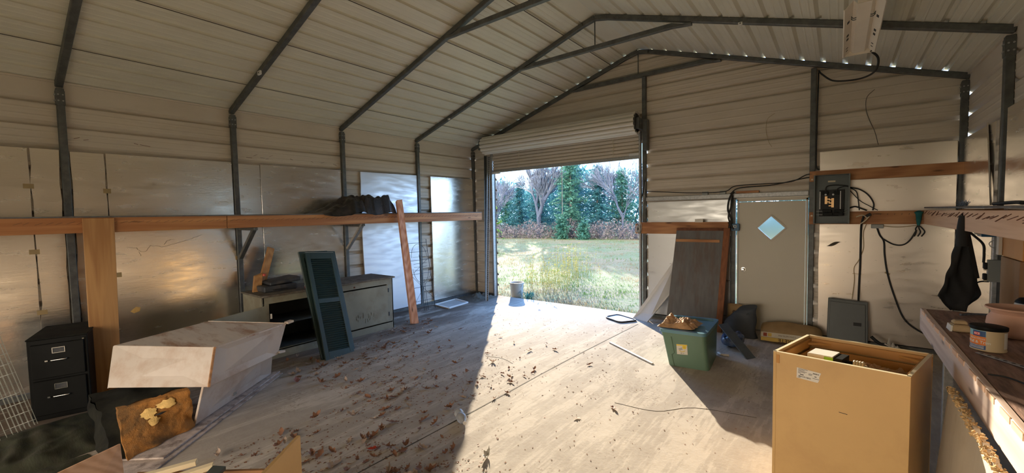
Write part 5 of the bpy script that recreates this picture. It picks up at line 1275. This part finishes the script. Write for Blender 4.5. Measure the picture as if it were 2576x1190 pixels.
m = MB(); m.b8([V(.566, 3.742, ZB), V(.576, 3.742, ZB), V(.574, 3.85, ZB), V(.564, 3.85, ZB), V(.572, 3.75, ZB + .036), V(.58, 3.75, ZB + .036), V(.576, 3.84, ZB + .036), V(.568, 3.84, ZB + .036)]); build(m, 'white_end', 'label_white', sp_)
st_ = thing('perforated_strip', 'flat grey metal strip with round holes lying on the workbench', 'metal strip', (.68, 3.16, ZB))
p0_, p1_ = V(.600, 3.26, ZB + .004), V(.79, 2.98, ZB + .004)
m = MB(); m.bar(p0_, p1_, .028, .003); build(m, 'strip', 'steel_bright', st_)
m = MB()
for k in range(9): c_ = p0_.lerp(p1_, (k + .5) / 9); m.lathe([(.0, .0018), (.008, .0019), (.008, .0012)], c_, 14)
build(m, 'holes', 'black_rubber', st_)
cable('bench_string', [(.56, 2.86, ZB + .004), (.62, 2.84, ZB + .006), (.68, 2.74, ZB + .005), (.74, 2.66, ZB + .004), (.82, 2.60, ZB + .004)], .004, 'dark cord lying across the workbench top near its front edge', cat='cord')
cable('bench_stick', [(.70, 4.30, ZB + .010), (.78, 4.36, ZB + .012), (.90, 4.40, ZB + .010)], .008, 'short grey stick lying at the far end of the workbench', 'bark', 'stick')

# ------------------------------------------------------------------ yellow melamine cabinet in front
FLc, FRc, BRc, BLc = V(-.293, 2.895, 0), V(.297, 2.815, 0), V(.440, 3.33, 0), V(-.150, 3.41, 0)
HZ = .85; up = V(0, 0, 1)
yc = thing('melamine_cabinet', 'tan melamine cabinet standing on end with an open top, in the right foreground', 'cabinet', tuple((FLc + BRc) / 2))
def wall_(a_, b_, t_, z0=0, z1=HZ, inn=None):
    m = MB(); n_ = ((b_ - a_).cross(up)).normalized() * -t_
    m.b8([a_ + up * z0, b_ + up * z0, b_ + n_ + up * z0, a_ + n_ + up * z0, a_ + up * z1, b_ + up * z1, b_ + n_ + up * z1, a_ + n_ + up * z1]); return m
ex = (FRc - FLc).normalized(); ey = (BLc - FLc).normalized()
fp = build(wall_(FLc, FRc, .016), 'front_panel', 'melamine', yc, bevel=.001)
build(wall_(FRc, BRc, .016), 'side_panel', 'melamine', yc, bevel=.001); build(wall_(BRc, BLc, .016), 'rear_panel', 'melamine', yc, bevel=.001); build(wall_(BLc, FLc, .016), 'side_panel', 'melamine', yc, bevel=.001)
m = MB()
for a_, b_ in ((FLc, FRc), (FRc, BRc), (BRc, BLc), (BLc, FLc)):
    inn_ = ((b_ - a_).cross(up)).normalized() * -.008
    m.bar(a_ + inn_ + up * (HZ + .001), b_ + inn_ + up * (HZ + .001), .015, .003)
build(m, 'top_edging', 'melamine_edge', yc)
for (cn, d1, d2) in ((FLc, ex, ey), (FRc, -ex, ey), (BRc, -ex, -ey), (BLc, ex, -ey)):
    m = MB(); o_ = cn + (d1 + d2) * .020 + up * (HZ - .045); m.poly([o_, o_ + d1 * .14, o_ + d2 * .075], up * .014); build(m, 'corner_brace', 'inside_orange', yc, bevel=.001)
m = MB()
for a_, b_ in ((FRc, BRc), (BRc, BLc), (BLc, FLc)):
    n_ = ((b_ - a_).cross(up)).normalized() * -.024; m.bar(a_ + n_ + up * (HZ - .04), b_ + n_ + up * (HZ - .04), .016, .05)
build(m, 'inner_rail', 'inside_orange', yc, bevel=.001)
ins = [c_ + (ex * s1_ + ey * s2_) * .055 for c_, s1_, s2_ in ((FLc, 1, 1), (FRc, -1, 1), (BRc, -1, -1), (BLc, 1, -1))]
m = MB()
for k in range(4):
    a_, b_ = ins[k], ins[(k + 1) % 4]; m.slab([a_ + up * (HZ - .146), b_ + up * (HZ - .146), b_ + up * (HZ - .07), a_ + up * (HZ - .07)], .010)
build(m, 'inner_box', 'inside_orange', yc)
fo_ = [FLc + (ex + ey) * .018, FRc + (-ex + ey) * .018, BRc - (ex + ey) * .018, BLc + (ex - ey) * .018]
m = MB(); m.slab([p + up * (HZ - .159) for p in fo_], .012); build(m, 'shelf_panel', 'inside_orange', yc)
# sticker
sf = frame(FLc + ex * .175 + up * (HZ - .100), ex, up); sf = sf @ Matrix.Rotation(math.radians(-3), 4, 'Z')
off_ = .0012
m = MB(); m.poly([sf @ Vector(p) for p in ((-.055, -.030, off_), (.046, -.030, off_), (.052, -.012, off_), (.050, .0, off_), (.057, .028, off_), (-.057, .030, off_))], sf.to_3x3() @ Vector((0, 0, .0006))); stk = build(m, 'label_sticker', 'label_white', yc)
m = MB(); random.seed(17)
for (x_, z_, w_) in ((-.05, .024, .045), (-.05, .018, .030), (-.05, .012, .042), (-.05, .006, .034), (-.05, .0, .012), (.0, .008, .018), (.0, .002, .016), (.02, -.012, .03), (-.05, -.026, .014)): lbox(m, sf, x_, x_ + w_, z_, z_ + .0022, .0004, off_ + .0006)
x_ = .02
while x_ < .048: w_ = random.uniform(.0008, .002); lbox(m, sf, x_, x_ + w_, .013, .020, .0004, off_ + .0006); x_ += w_ + random.uniform(.0006, .0015)
x_ = -.046
while x_ < .012: w_ = random.uniform(.0008, .003); lbox(m, sf, x_, x_ + w_, -.021, -.013, .0004, off_ + .0006); x_ += w_ + random.uniform(.0008, .0022)
lbox(m, sf, -.04, -.022, -.008, -.0035, .0004, off_ + .0006); lbox(m, sf, .028, .038, -.002, .002, .0004, off_ + .0006)
build(m, 'printed_lines', 'ink', stk)
m = MB(); m.tube([FLc + ex * .315 + up * (HZ - .268) - ey * .0005, FLc + ex * .352 + up * (HZ - .270) - ey * .0005], .0016, 4); build(m, 'scuff_mark', 'ink', yc)
# contents, heaped just under the rim
zc_ = HZ - .145
bx_ = thing('bulb_box', 'white and lime-green light bulb carton inside the melamine cabinet', 'carton', tuple(FLc + ex * .16 + ey * .16 + up * zc_))
o_ = FLc + ex * .13 + ey * .12 + up * zc_
def obx(m, o_, a_, b_, c_, d_, e_, f_, X=ex, Y=ey): return m.b8([o_ + X * p + Y * q + up * r for r in (e_, f_) for p, q in ((a_, c_), (b_, c_), (b_, d_), (a_, d_))])
m = MB(); obx(m, o_, 0, .12, 0, .13, 0, .14); cbx = build(m, 'carton_body', 'label_white', bx_, bevel=.002)
m = MB(); obx(m, o_, .08, .122, -.0015, .0, .02, .135); obx(m, o_, .0, .122, -.0015, .0, .09, .115); build(m, 'green_print', 'lime', bx_)
m = MB(); obx(m, o_, .1205, .165, 0.0, .12, 0, .135); build(m, 'dark_end', 'black_metal', bx_, bevel=.002)
cf = thing('light_bulb', 'white spiral light bulb beside the carton inside the melamine cabinet', 'light bulb', tuple(o_ + ex * .20 + ey * .05))
m = MB(); c0 = o_ + ex * .20 + ey * .06 + up * .10
m.tube([c0 + ex * (.05 * k / 60) + ey * (.022 * math.cos(k * .42)) + up * (.022 * math.sin(k * .42)) for k in range(61)], .006, 6); build(m, 'spiral_tube', 'ivory', cf, smooth=True)
m = MB(); m.tube([c0 - ex * .05, c0 - ex * .002], .018, 14); build(m, 'bulb_base', 'black_metal', cf, smooth=50)
c0z = zc_
m = MB(); obx(m, o_, .22, .36, -.04, .05, .0, .105); build(m, 'dark_carton', 'black_metal', label='flat dark carton beside the light bulb inside the melamine cabinet', cat='carton', bevel=.003)
m = MB(); m.grid(lambda u, v: FLc + ex * (.30 + .24 * u) + ey * (.06 + .38 * v) + up * (zc_ + .002 + (.05 + .05 * abs(noise.noise(Vector((u * 7, v * 9, 2))))) * min(1, min(u, 1 - u, v, 1 - v) * 7)), 26, 26)
build(m, 'crumpled_paper', 'kraft', label='crumpled brown packing paper inside the melamine cabinet', cat='paper', smooth=40, recalc=False)

# ------------------------------------------------------------------ near left foreground: open box of offcuts
nb = thing('open_carcass', 'open tan melamine carcass low in the photo, its side panel rising to a corner', 'cabinet carcass', (-2.15, .70, 0))
G = .70
e1 = V(-1.938, .888, 0); e2 = V(-1.70, .585, 0)
m = MB(); m.slab([e1, e2, e2 + up * G, e1 + up * G], .016); m.v = m.v; build(m, 'side_panel', 'melamine', nb, bevel=.001)
r1_, r2_ = V(-2.02, .905, 0), V(-2.62, .43, 0)
m = MB(); m.slab([r1_, r2_, r2_ + up * .50, r1_ + up * .50], .016); build(m, 'rear_panel', 'cupboard_brown', nb, bevel=.001)
m = MB(); m.slab([V(-2.62, .43, .02), V(-1.95, .88, .02), V(-1.72, .60, .02), V(-2.3, .10, .02)], .012); build(m, 'bottom_panel', 'melamine', nb)
m = MB(); m.b8([V(-3.16, .47, .0), V(-2.95, .20, .0), V(-2.93, .215, .0), V(-3.14, .485, .0), V(-3.165, .475, .46), V(-2.93, .18, .46), V(-2.91, .195, .46), V(-3.145, .49, .46)])
m = MB(); m.slab([V(-2.99, .46, 0), V(-2.78, .08, 0), V(-2.95, .02, .46), V(-3.15, .465, .46)], .016); build(m, 'broken_panel', 'lumber_pale', label='pale broken wooden panel standing at the bottom left of the photo', cat='panel', bevel=.002)
for k, (p, q, lab) in enumerate(((V(-2.42, .62, .535), V(-2.62, .25, .50), 'longer pale wood offcut resting on the brown rim at the bottom of the photo'), (V(-2.33, .66, .53), V(-2.45, .40, .50), 'shorter pale wood offcut beside the longer one'))):
    m = MB(); m.bar(p, q, .035, .022); build(m, 'wood_offcut', 'melamine_edge', label=lab, cat='offcut', bevel=.002)
m = MB(); m.obox((-2.27, .64, .52), (.06, .09, .02), (.1, .1, .7)); build(m, 'dark_offcut', 'dark_board', label='small dark green offcut beside the pale wood offcuts', cat='offcut', bevel=.002)

# ------------------------------------------------------------------ fluorescent fixture under the right roof slope
lt = thing('fluorescent_fixture', 'dirty white fluorescent shop light hanging under the right roof slope', 'ceiling light', (.14, 4.3, 3.15))
Fy0, Fy1 = 3.95, 5.17; xc_ = .125; zf = 3.145
m = MB()
def refl(s_, y): # cross-section of the reflector
    pts_ = [(-.118, -.03), (-.112, -.036), (-.065, .018), (-.062, .018), (-.040, -.010), (.040, -.010), (.062, .018), (.065, .018), (.112, -.036), (.118, -.03)]
    return (xc_ + pts_[s_][0], y, zf + pts_[s_][1])
vs = [refl(k, Fy0) for k in range(10)] + [refl(k, Fy1) for k in range(10)]
m.add(vs, [(k, k + 1, 11 + k, 10 + k) for k in range(9)]); o = build(m, 'reflector', 'lamp_white', lt, recalc=False); solidify(o, .003, 0)
m = MB(); m.box(xc_ - .04, xc_ + .04, Fy0, Fy1, zf - .009, zf + .035); build(m, 'ballast_cover', 'lamp_white', lt, bevel=.006)
m = MB(); m.poly([(xc_ - .118, Fy1, zf - .03), (xc_ + .118, Fy1, zf - .03), (xc_ + .062, Fy1, zf + .02), (xc_ - .062, Fy1, zf + .02)], (0, .002, 0)); build(m, 'end_cap', 'lamp_white', lt)
m = MB()
for y_ in (4.30, 4.62, 4.72, 4.97, 5.05):
    for s_ in (-1, 1): m.obox((xc_ + s_ * .088, y_, zf - .0085), (.020, .05 if y_ < 4.9 else .02, .004), (0, s_ * math.radians(-49) * -1, 0))
build(m, 'knockout', 'black_rubber', lt)
m = MB()
for s_ in (-1, 1):
    for y_ in (4.22, 4.26): m.tube([(xc_ + s_ * .052 + .018 * math.cos(a_), y_, zf + .004 + .018 * math.sin(a_)) for a_ in [PI + PI * k / 8 for k in range(9)]], .003, 5)
build(m, 'tube_clip', 'shutter_green', lt)
m = MB()
for y_ in (4.15, 5.0): m.tube([(xc_, y_, zf + .03), (xc_, y_, EZ + (RR - xc_) * SL - .002)], .002, 5)
build(m, 'hanger_wire', 'wire_galv', lt)
cable('lamp_cord', [(.21, 5.17, 3.13), (.27, 5.28, 3.08), (.27, 5.6, 3.05), (.20, 5.95, 3.08), (.08, 6.2, 3.13), (-.08, 6.45, 3.22), (-.19, 6.62, 3.36), (-.225, 6.66, 3.42)], .010, 'black cord looping from the shop light to the stud right of the small door', cat='cord')
# small white cable clips and insulators on the rafters
for (x_, y_, lab) in ((-5.255, 2.18, 'small white clip on the left slope of the middle steel frame'), (-5.31, 5.2, 'tiny white clip on the left slope of the second steel frame'), (-.86, 5.2, 'small white clip on the right slope near the far end')):
    z_ = EZ + min(x_ - L, RR - x_) * SL - .07
    t = thing('cable_clip', lab, 'clip', (x_, y_, z_ - .02)); m = MB(); s__ = 1 if y_ < 3 else .6
    m.obox((x_, y_ - .035, z_ - .0), (.07 * s__, .022, .045 * s__)); build(m, 'clip_body', 'white_plastic', t, bevel=.003)
    m = MB(); m.tube([(x_, y_ - .045, z_), (x_, y_ - .05, z_)], .006, 8); build(m, 'screw', 'black_rubber', t)

# ------------------------------------------------------------------ dry leaves on the slab
def leaf_mesh(seed, mat):
    rnd = random.Random(seed); n = 7; lob = []
    L0 = .05
    out = []
    for k in range(15):      # lobed outline
        t_ = k / 14; wv = math.sin(PI * t_) * (.55 + .45 * abs(math.sin(t_ * 9.5 + seed))) * .024
        out.append((t_ * L0 * 2 - L0, wv))
    vs = []; curl = rnd.uniform(8, 26); tw = rnd.uniform(-6, 6)
    def bend(x, y): return (x, y, (y * y) * curl * 1.6 + x * x * rnd.uniform(curl * .2, curl * .5) + x * y * tw)
    for x, w_ in out:
        vs += [bend(x, w_), bend(x, 0), bend(x, -w_ * rnd.uniform(.7, 1.1))]
    fs = []
    for k in range(14):
        a = k * 3; fs += [(a, a + 1, a + 4, a + 3), (a + 1, a + 2, a + 5, a + 4)]
    me = bpy.data.meshes.new('leaf'); zmin = min(v[2] for v in vs); me.from_pydata([(v[0], v[1], v[2] - zmin) for v in vs], [], fs)
    finish(me, mat, True); return me
LM = [leaf_mesh(k, 'dry_leaf') for k in range(9)] + [leaf_mesh(20 + k, 'pale_leaf') for k in range(3)]
rnd = random.Random(77)
centres = [(-3.9, 2.3, .55), (-3.4, 2.4, .4), (-3.2, 1.9, .5), (-2.8, 1.55, .4), (-2.5, 1.75, .3), (-3.7, 1.6, .5), (-4.4, 2.7, .35), (-4.7, 3.2, .25), (-5.15, 3.9, .22), (-5.2, 4.4, .2), (-4.3, 3.3, .4), (-3.0, 2.6, .4), (-3.6, 3.2, .5), (-2.6, 1.2, .4), (-3.3, 1.2, .4), (-2.15, 1.35, .25), (-2.05, 1.8, .2), (-3.0, 3.3, .5), (-4.9, 2.5, .25), (-2.4, .9, .3)]
blocked = [((-5.7, -4.72), (2.45, 3.05)), ((-6.0, -5.36), (2.0, 4.0)), ((-5.0, -3.5), (.3, 2.08))]
leaves = []
while len(leaves) < 300:
    if rnd.random() < .80: c_ = rnd.choice(centres); x, y = rnd.gauss(c_[0], c_[2] * .7), rnd.gauss(c_[1], c_[2] * .7)
    else: x, y = rnd.uniform(-4.8, -.9), rnd.uniform(.9, 4.6)
    if any(a[0] < x < a[1] and b_[0] < y < b_[1] for a, b_ in blocked): continue
    if -2.75 < x < -1.6 and y < 1.0: continue
    if x > -2.0 - .25 * (y - 1.5) and rnd.random() < .86: continue
    if x > -.9: continue
    leaves.append((x, y))
for (x, y) in leaves:
    o = bpy.data.objects.new('dry_leaf', rnd.choice(LM)); COL.objects.link(o)
    s_ = rnd.uniform(.5, 1.15) * (1 if y < 2.6 else .85)
    tl = (rnd.uniform(-.3, .3), rnd.uniform(-.3, .3)); o.location = (x, y, .001 + s_ * (abs(tl[0]) * .012 + abs(tl[1]) * .03)); o.scale = (s_, s_, s_ * rnd.uniform(.9, 2.0)); o.rotation_euler = (tl[0], tl[1], rnd.uniform(0, 6.28))
    setp(o, 'curled dry brown leaf lying on the dusty concrete floor', 'leaf', 'dry leaves scattered over the floor')
cr = MB()
for k in range(4200):      # crumbs, leaf fragments and grit: far too many to count
    c_ = rnd.choice(centres)
    x, y = (rnd.gauss(c_[0], c_[2] * .8), rnd.gauss(c_[1], c_[2] * .8)) if rnd.random() < .6 else (rnd.uniform(-5.2, .2), rnd.uniform(.8, 5.8))
    if any(a[0] < x < a[1] and b_[0] < y < b_[1] for a, b_ in blocked): continue
    if x > -.5 and y < 3.6: continue
    s_ = rnd.uniform(.003, .014) * (1 if x < -1.9 else .7); a_ = rnd.uniform(0, 6.28); h = rnd.uniform(.001, .006)
    p = Vector((x, y, .001)); u1 = Vector((math.cos(a_), math.sin(a_), 0)) * s_; u2 = Vector((-math.sin(a_), math.cos(a_), 0)) * s_ * rnd.uniform(.3, .8)
    cr.add([p - u1, p + u2 + Vector((0, 0, h)), p + u1, p - u2 + Vector((0, 0, h * .4))], [(0, 1, 2, 3)])
build(cr, 'leaf_crumbs', 'dry_leaf', label='brown crumbs and grit of broken leaves strewn over the floor', cat='debris', kind='stuff', recalc=False)
def special(x, y, sc, mat, label, name='dry_leaf', cat='leaf', s=3):
    o = bpy.data.objects.new(name, leaf_mesh(s, mat)); COL.objects.link(o); o.location = (x, y, .002); o.scale = (sc, sc, sc * 1.4); o.rotation_euler = (0, 0, s); setp(o, label, cat)
special(-2.66, 1.736, 1.0, 'red_leaf', 'bright red leaf among the brown leaves near the bottom centre', 'red_leaf', s=4)
special(-4.42, 2.02, 1.5, 'pink_scrap', 'dull red scrap of wrapper by the end of the floor board', 'wrapper', 'wrapper', 6)
special(-1.92, 2.145, 1.2, 'label_white', 'torn white scrap of paper near the edge of the sunlight', 'paper_scrap', 'paper', 2)
special(-5.05, 2.72, 1.6, 'pale_leaf', 'large pale curled leaf at the foot of the green shutters', 'dry_leaf', 'leaf', 7)

# ------------------------------------------------------------------ outdoors
rnd = random.Random(5)
gm = MB(); gs = MB(); gyw = MB()
def blades(mb, x, y, n, h, sp):
    for _ in range(n):
        a_ = rnd.uniform(0, 6.28); bx_, by_ = x + rnd.gauss(0, sp), y + rnd.gauss(0, sp); w_ = rnd.uniform(.003, .007); hh_ = h * rnd.uniform(.5, 1.2); ln = rnd.uniform(.2, .9) * hh_
        if by_ < D + .06: continue
        z0_ = gz(bx_, by_) - .01; d_ = Vector((math.cos(a_), math.sin(a_), 0)); q = Vector((-d_.y, d_.x, 0)) * w_
        p = Vector((bx_, by_, z0_)); t1 = p + d_ * ln * .35 + Vector((0, 0, hh_ * .7)); t2 = p + d_ * ln + Vector((0, 0, hh_))
        mb.add([p - q, p + q, t1 + q * .7, t1 - q * .7, t2], [(0, 1, 2, 3), (3, 2, 4)])
for _ in range(1500):
    y = D + .2 + rnd.random() ** 1.7 * 20; x = rnd.uniform(-8.2 - (y - 7) * .75, -1.8 - (y - 7) * .35)
    g_ = noise.noise(Vector((x * .35, y * .35, 3)))
    blades(gm if g_ > .05 else gs, x, y, rnd.randint(9, 20), rnd.uniform(.03, .07) * (1 + y * .025), .11 * (1 + y * .02))
for _ in range(26): blades(gs, rnd.uniform(-5.2, -2.6), D + rnd.uniform(.08, .35), 14, .08, .08)
build(gm, 'green_grass', 'grass_green', label='short green grass tufts growing in the field outside', cat='grass', kind='stuff', recalc=False)
build(gs, 'dry_grass', 'grass_straw', label='straw-coloured dry grass growing in the field outside', cat='grass', kind='stuff', recalc=False)
for i, (x, y, n, h, lab) in enumerate(((-5.75, 8.6, 70, .75, 'tall yellow-green weeds behind the grey bucket'), (-5.55, 9.8, 80, .9, 'tall yellow-green weeds farther out beyond the bucket'), (-5.05, 8.0, 50, .45, 'low yellow weeds right of the grey bucket'))):
    mm = MB()
    for _ in range(n):
        bx_, by_ = x + rnd.gauss(0, .28), y + rnd.gauss(0, .35); hh_ = h * rnd.uniform(.5, 1.1); lean_ = Vector((rnd.gauss(0, .12), rnd.gauss(0, .12), 1)) * hh_; p = Vector((bx_, by_, gz(bx_, by_)))
        mm.tube([p, p + lean_ * .5, p + lean_], [.003, .002, .001], 3, False)
        for k in range(9):
            q = p + lean_ * rnd.uniform(.25, 1); a_ = rnd.uniform(0, 6.28); d_ = Vector((math.cos(a_), math.sin(a_), rnd.uniform(.1, .8))) * rnd.uniform(.03, .07); w_ = Vector((-d_.y, d_.x, 0)) * .18
            mm.add([q, q + d_ * .5 + w_, q + d_, q + d_ * .5 - w_], [(0, 1, 2, 3)])
    build(mm, 'weed_clump', 'weed_yellow', label=lab, cat='weeds', group='weeds outside the opening', recalc=False)
mm = MB()
for _ in range(60):
    a_ = rnd.uniform(0, 6.28); p = Vector((-5.02 + rnd.gauss(0, .05), 6.98 + rnd.gauss(0, .05), -.06)); d_ = Vector((math.cos(a_), math.sin(a_), 0)); l = rnd.uniform(.10, .22)
    if (p + d_ * l).y < 6.8: d_.y = abs(d_.y)
    w_ = Vector((-d_.y, d_.x, 0)) * .006; mm.add([p - w_, p + w_, p + d_ * l * .5 + w_ + Vector((0, 0, l * .8)), p + d_ * l + Vector((0, 0, l * .5)), p + d_ * l * .5 - w_ + Vector((0, 0, l * .8))], [(0, 1, 2, 4), (4, 2, 3)])
build(mm, 'grass_tuft', 'conifer_light', label='spiky blue-green grass tuft right of the grey bucket', cat='grass tuft', recalc=False)

def bare_tree(x, y, h, label, seed, r0=.12, spread=.55, depth=6, mat='twig', trunkh=.28, nb=3):
    rr = random.Random(seed); base = Vector((x, y, gz(x, y) - .05)); t = thing('bare_tree', label, 'tree', tuple(base), 'trees along the edge of the field')
    tk, tw = MB(), MB()
    def grow(p, d, l, r, lev):
        q = p + d * l; mid = p.lerp(q, .5) + Vector((rr.gauss(0, 1), rr.gauss(0, 1), rr.gauss(0, .4))) * l * .05
        (tk if lev < 3 else tw).tube([p, mid, q], [r, r * .86, r * .72], 5 if lev < 3 else 3, False)
        if lev >= depth: return
        n = nb if lev < depth - 1 else 4
        for k in range(n):
            a_ = rr.uniform(0, 6.28); sp = rr.uniform(.3, 1.0) * spread
            s1 = d.cross(Vector((0, 0, 1))); s1 = s1.normalized() if s1.length > .01 else Vector((1, 0, 0)); s2 = d.cross(s1)
            nd_ = (d + (s1 * math.cos(a_) + s2 * math.sin(a_)) * sp + Vector((0, 0, .10))).normalized()
            st = q if k == 0 else p.lerp(q, rr.uniform(.5, 1))
            grow(st, nd_, l * rr.uniform(.66, .86), r * (.66 if k else .74), lev + 1)
    grow(base, Vector((rr.gauss(0, .04), rr.gauss(0, .04), 1)).normalized(), h * trunkh, r0, 0)
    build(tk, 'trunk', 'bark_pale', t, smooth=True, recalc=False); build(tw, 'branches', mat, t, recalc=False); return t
def conifer(x, y, h, w, label, seed, mat='conifer', low=.08, dens=1.0, droop=-.1):
    rr = random.Random(seed); base = Vector((x, y, gz(x, y) - .05)); t = thing('conifer_tree', label, 'tree', tuple(base), 'trees along the edge of the field')
    tk = MB(); tk.tube([base, base + V(0, 0, h * .5), base + V(0, 0, h * .97)], [h * .018, h * .012, .01], 7, False); 
    fo_ = MB(); nwh = int(h * 3.2 * dens) + 4
    for k in range(nwh):
        f = low + (1 - low) * k / nwh; z = h * f; rad = w * (1 - f) ** .75 * rr.uniform(.7, 1.1) + .12
        for j in range(rr.randint(6, 9)):
            a_ = rr.uniform(0, 6.28); rd = rad * rr.uniform(.55, 1.1); d_ = Vector((math.cos(a_), math.sin(a_), rr.uniform(droop, .35))); p0 = base + V(0, 0, z)
            if rr.random() < .35: tk.tube([p0, p0 + d_ * rd * .9], [.016, .005], 3, False)
            nk = int(5 + rd * 7)
            for q in range(nk):
                c_ = p0 + d_ * rd * (q + 1) / nk + Vector((rr.gauss(0, 1), rr.gauss(0, 1), rr.gauss(0, 1))) * .07
                for _ in range(3):
                    b_ = rr.uniform(0, 6.28); e_ = Vector((math.cos(b_), math.sin(b_), rr.uniform(-.5, .6))) * rr.uniform(.12, .26); w_ = Vector((rr.gauss(0, 1), rr.gauss(0, 1), rr.gauss(0, 1))) * .036
                    fo_.add([c_ - w_, c_ + e_ * .6 + w_ * 1.4, c_ + e_], [(0, 1, 2)])
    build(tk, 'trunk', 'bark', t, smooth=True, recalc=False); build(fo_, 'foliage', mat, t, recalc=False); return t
def shrub(x, y, h, w, label, seed, mat='scrub', n=900, name='shrub'):
    rr = random.Random(seed); base = Vector((x, y, gz(x, y) - .03)); t = thing(name, label, 'shrub', tuple(base), 'shrubs along the edge of the field')
    st = MB(); fo_ = MB()
    for k in range(26):
        a_ = rr.uniform(0, 6.28); e_ = base + Vector((math.cos(a_) * w * rr.uniform(.1, .9), math.sin(a_) * w * rr.uniform(.1, .9), h * rr.uniform(.6, 1))); m_ = base.lerp(e_, .5) + Vector((rr.gauss(0, .05), rr.gauss(0, .05), .08)); st.tube([base, m_, e_], [.012, .008, .003], 3, False)
    for k in range(n):
        a_ = rr.uniform(0, 6.28); rr_ = w * math.sqrt(rr.random()); zz = rr.random() ** .8 * h * math.sqrt(max(.05, 1 - (rr_ / w) ** 2 * .8))
        c_ = base + Vector((math.cos(a_) * rr_, math.sin(a_) * rr_, zz)); e_ = Vector((rr.gauss(0, 1), rr.gauss(0, 1), rr.gauss(.4, 1))) * .07; w_ = Vector((rr.gauss(0, 1), rr.gauss(0, 1), rr.gauss(0, 1))) * .022
        fo_.add([c_ - w_, c_ + w_, c_ + e_], [(0, 1, 2)])
    build(st, 'stems', 'bark_pale', t, recalc=False); build(fo_, 'foliage', mat, t, recalc=False); return t
# big bare tree at the left, a dense conifer group in the middle, bare trees at the right
bare_tree(-17.6, 26.0, 8.4, 'large bare tree with a thick pale trunk, left of the middle of the big opening', 3, .21, .52, 7, 'twig', .2)
bare_tree(-21.4, 25.5, 4.8, 'bare tree at the left side of the big opening', 8, .08, .6, 6)
bare_tree(-23.8, 28.5, 5.2, 'bare tree farthest left behind the field', 9, .08, .6, 5)
bare_tree(-11.6, 27.5, 5.9, 'pale bare tree at the right side of the big opening', 12, .08, .6, 6)
bare_tree(-9.6, 28.5, 5.3, 'pale bare tree beyond the right edge of the big opening', 15, .08, .6, 5)
bare_tree(-13.9, 30.5, 6.0, 'slim bare tree standing behind the conifers at the right', 17, .07, .5, 6)
CON = [(-15.2, 26.6, 6.6, 1.9, 'tall blue-green conifer in the middle of the big opening', 21), (-16.4, 28.6, 6.7, 1.9, 'tall dark conifer behind the large bare tree', 22), (-13.6, 27.6, 5.2, 1.7, 'blue-green conifer right of the tallest one', 23),
       (-12.6, 29.6, 5.0, 1.7, 'conifer farther back at the right of the opening', 24), (-19.3, 28.6, 5.3, 1.8, 'dark conifer left of the large bare tree', 25), (-21.9, 29.5, 4.7, 1.7, 'conifer behind the bare tree on the left', 26), (-24.6, 31, 4.8, 1.8, 'conifer at the far left of the tree line', 27),
       (-10.6, 31, 5.2, 1.8, 'conifer behind the pale bare trees at the right', 28), (-17.4, 31.5, 6.4, 2.0, 'conifer in the back row behind the large bare tree', 29), (-8.2, 31, 5.4, 1.9, 'conifer beyond the right edge of the opening', 30)]
CON += [(-27.5, 29, 5.4, 2.0, 'conifer outside the left edge of the big opening, nearer', 61), (-31, 30, 5.8, 2.0, 'conifer outside the left edge of the big opening, farther', 62), (-34.5, 29, 5.6, 2.0, 'conifer far outside the left edge of the big opening', 63)]
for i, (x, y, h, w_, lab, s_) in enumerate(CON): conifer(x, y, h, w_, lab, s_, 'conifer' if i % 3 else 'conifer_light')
conifer(-15.0, 25.0, 1.5, .5, 'small young conifer at the front of the tree line', 41, 'conifer_light', .02, 1.6)
conifer(-13.3, 24.9, 1.2, .4, 'smallest young conifer at the front, right of the other', 42, 'conifer_light', .02, 1.6)
ev = conifer(-13.35, 15.2, 2.3, 1.35, 'low yellow-green conifer branch sticking in at the left edge of the opening', 43, 'grass_green', .25, .8)
sx0 = -26.0; k = 0
SHL = ['brownish shrub clump', 'greyish shrub clump', 'mauve-brown shrub clump']
WH = ['at the far left end of the tree line', 'second from the left end of the tree line', 'third from the left end', 'left of the low yellow-green conifer', 'behind the low yellow-green conifer', 'just left of the big bare trunk', 'at the foot of the big bare trunk', 'just right of the big bare trunk', 'below the tallest conifer', 'beside the small young conifer', 'right of the small young conifer', 'under the right-hand conifers', 'under the pale bare tree', 'at the right side of the opening', 'near the right edge of the opening', 'beyond the right edge of the opening', 'farthest right along the tree line']
for k in range(17):
    x = -26 + k * 1.12; shrub(x, 25.0 + .1 * k + rnd.uniform(-.5, .5), rnd.uniform(.8, 1.5), rnd.uniform(.8, 1.1), SHL[k % 3] + ' ' + WH[k], 50 + k)
# distant woods behind the tree line, far too dense to count
wd = MB(); rnd = random.Random(91)
for _ in range(42000):
    a_ = rnd.uniform(0, 1); x = -46 + 52 * a_; y = 34 + rnd.uniform(0, 5) + 1.5 * math.sin(x * .4); h_ = 5.5 + 1.3 * noise.noise(Vector((x * .35, 2, 0))) + .9 * noise.noise(Vector((x * 1.3, 5, 0))) - (1.0 if -29 < x < -25 else 0)
    z_ = -.05 + rnd.random() * h_; c_ = Vector((x, y, z_)); e_ = Vector((rnd.gauss(0, 1), rnd.gauss(0, .5), rnd.gauss(0, 1))) * .2; w_ = Vector((rnd.gauss(0, 1), rnd.gauss(0, 1), rnd.gauss(0, 1))) * .07
    wd.add([c_ - w_, c_ + w_, c_ + e_], [(0, 1, 2)])
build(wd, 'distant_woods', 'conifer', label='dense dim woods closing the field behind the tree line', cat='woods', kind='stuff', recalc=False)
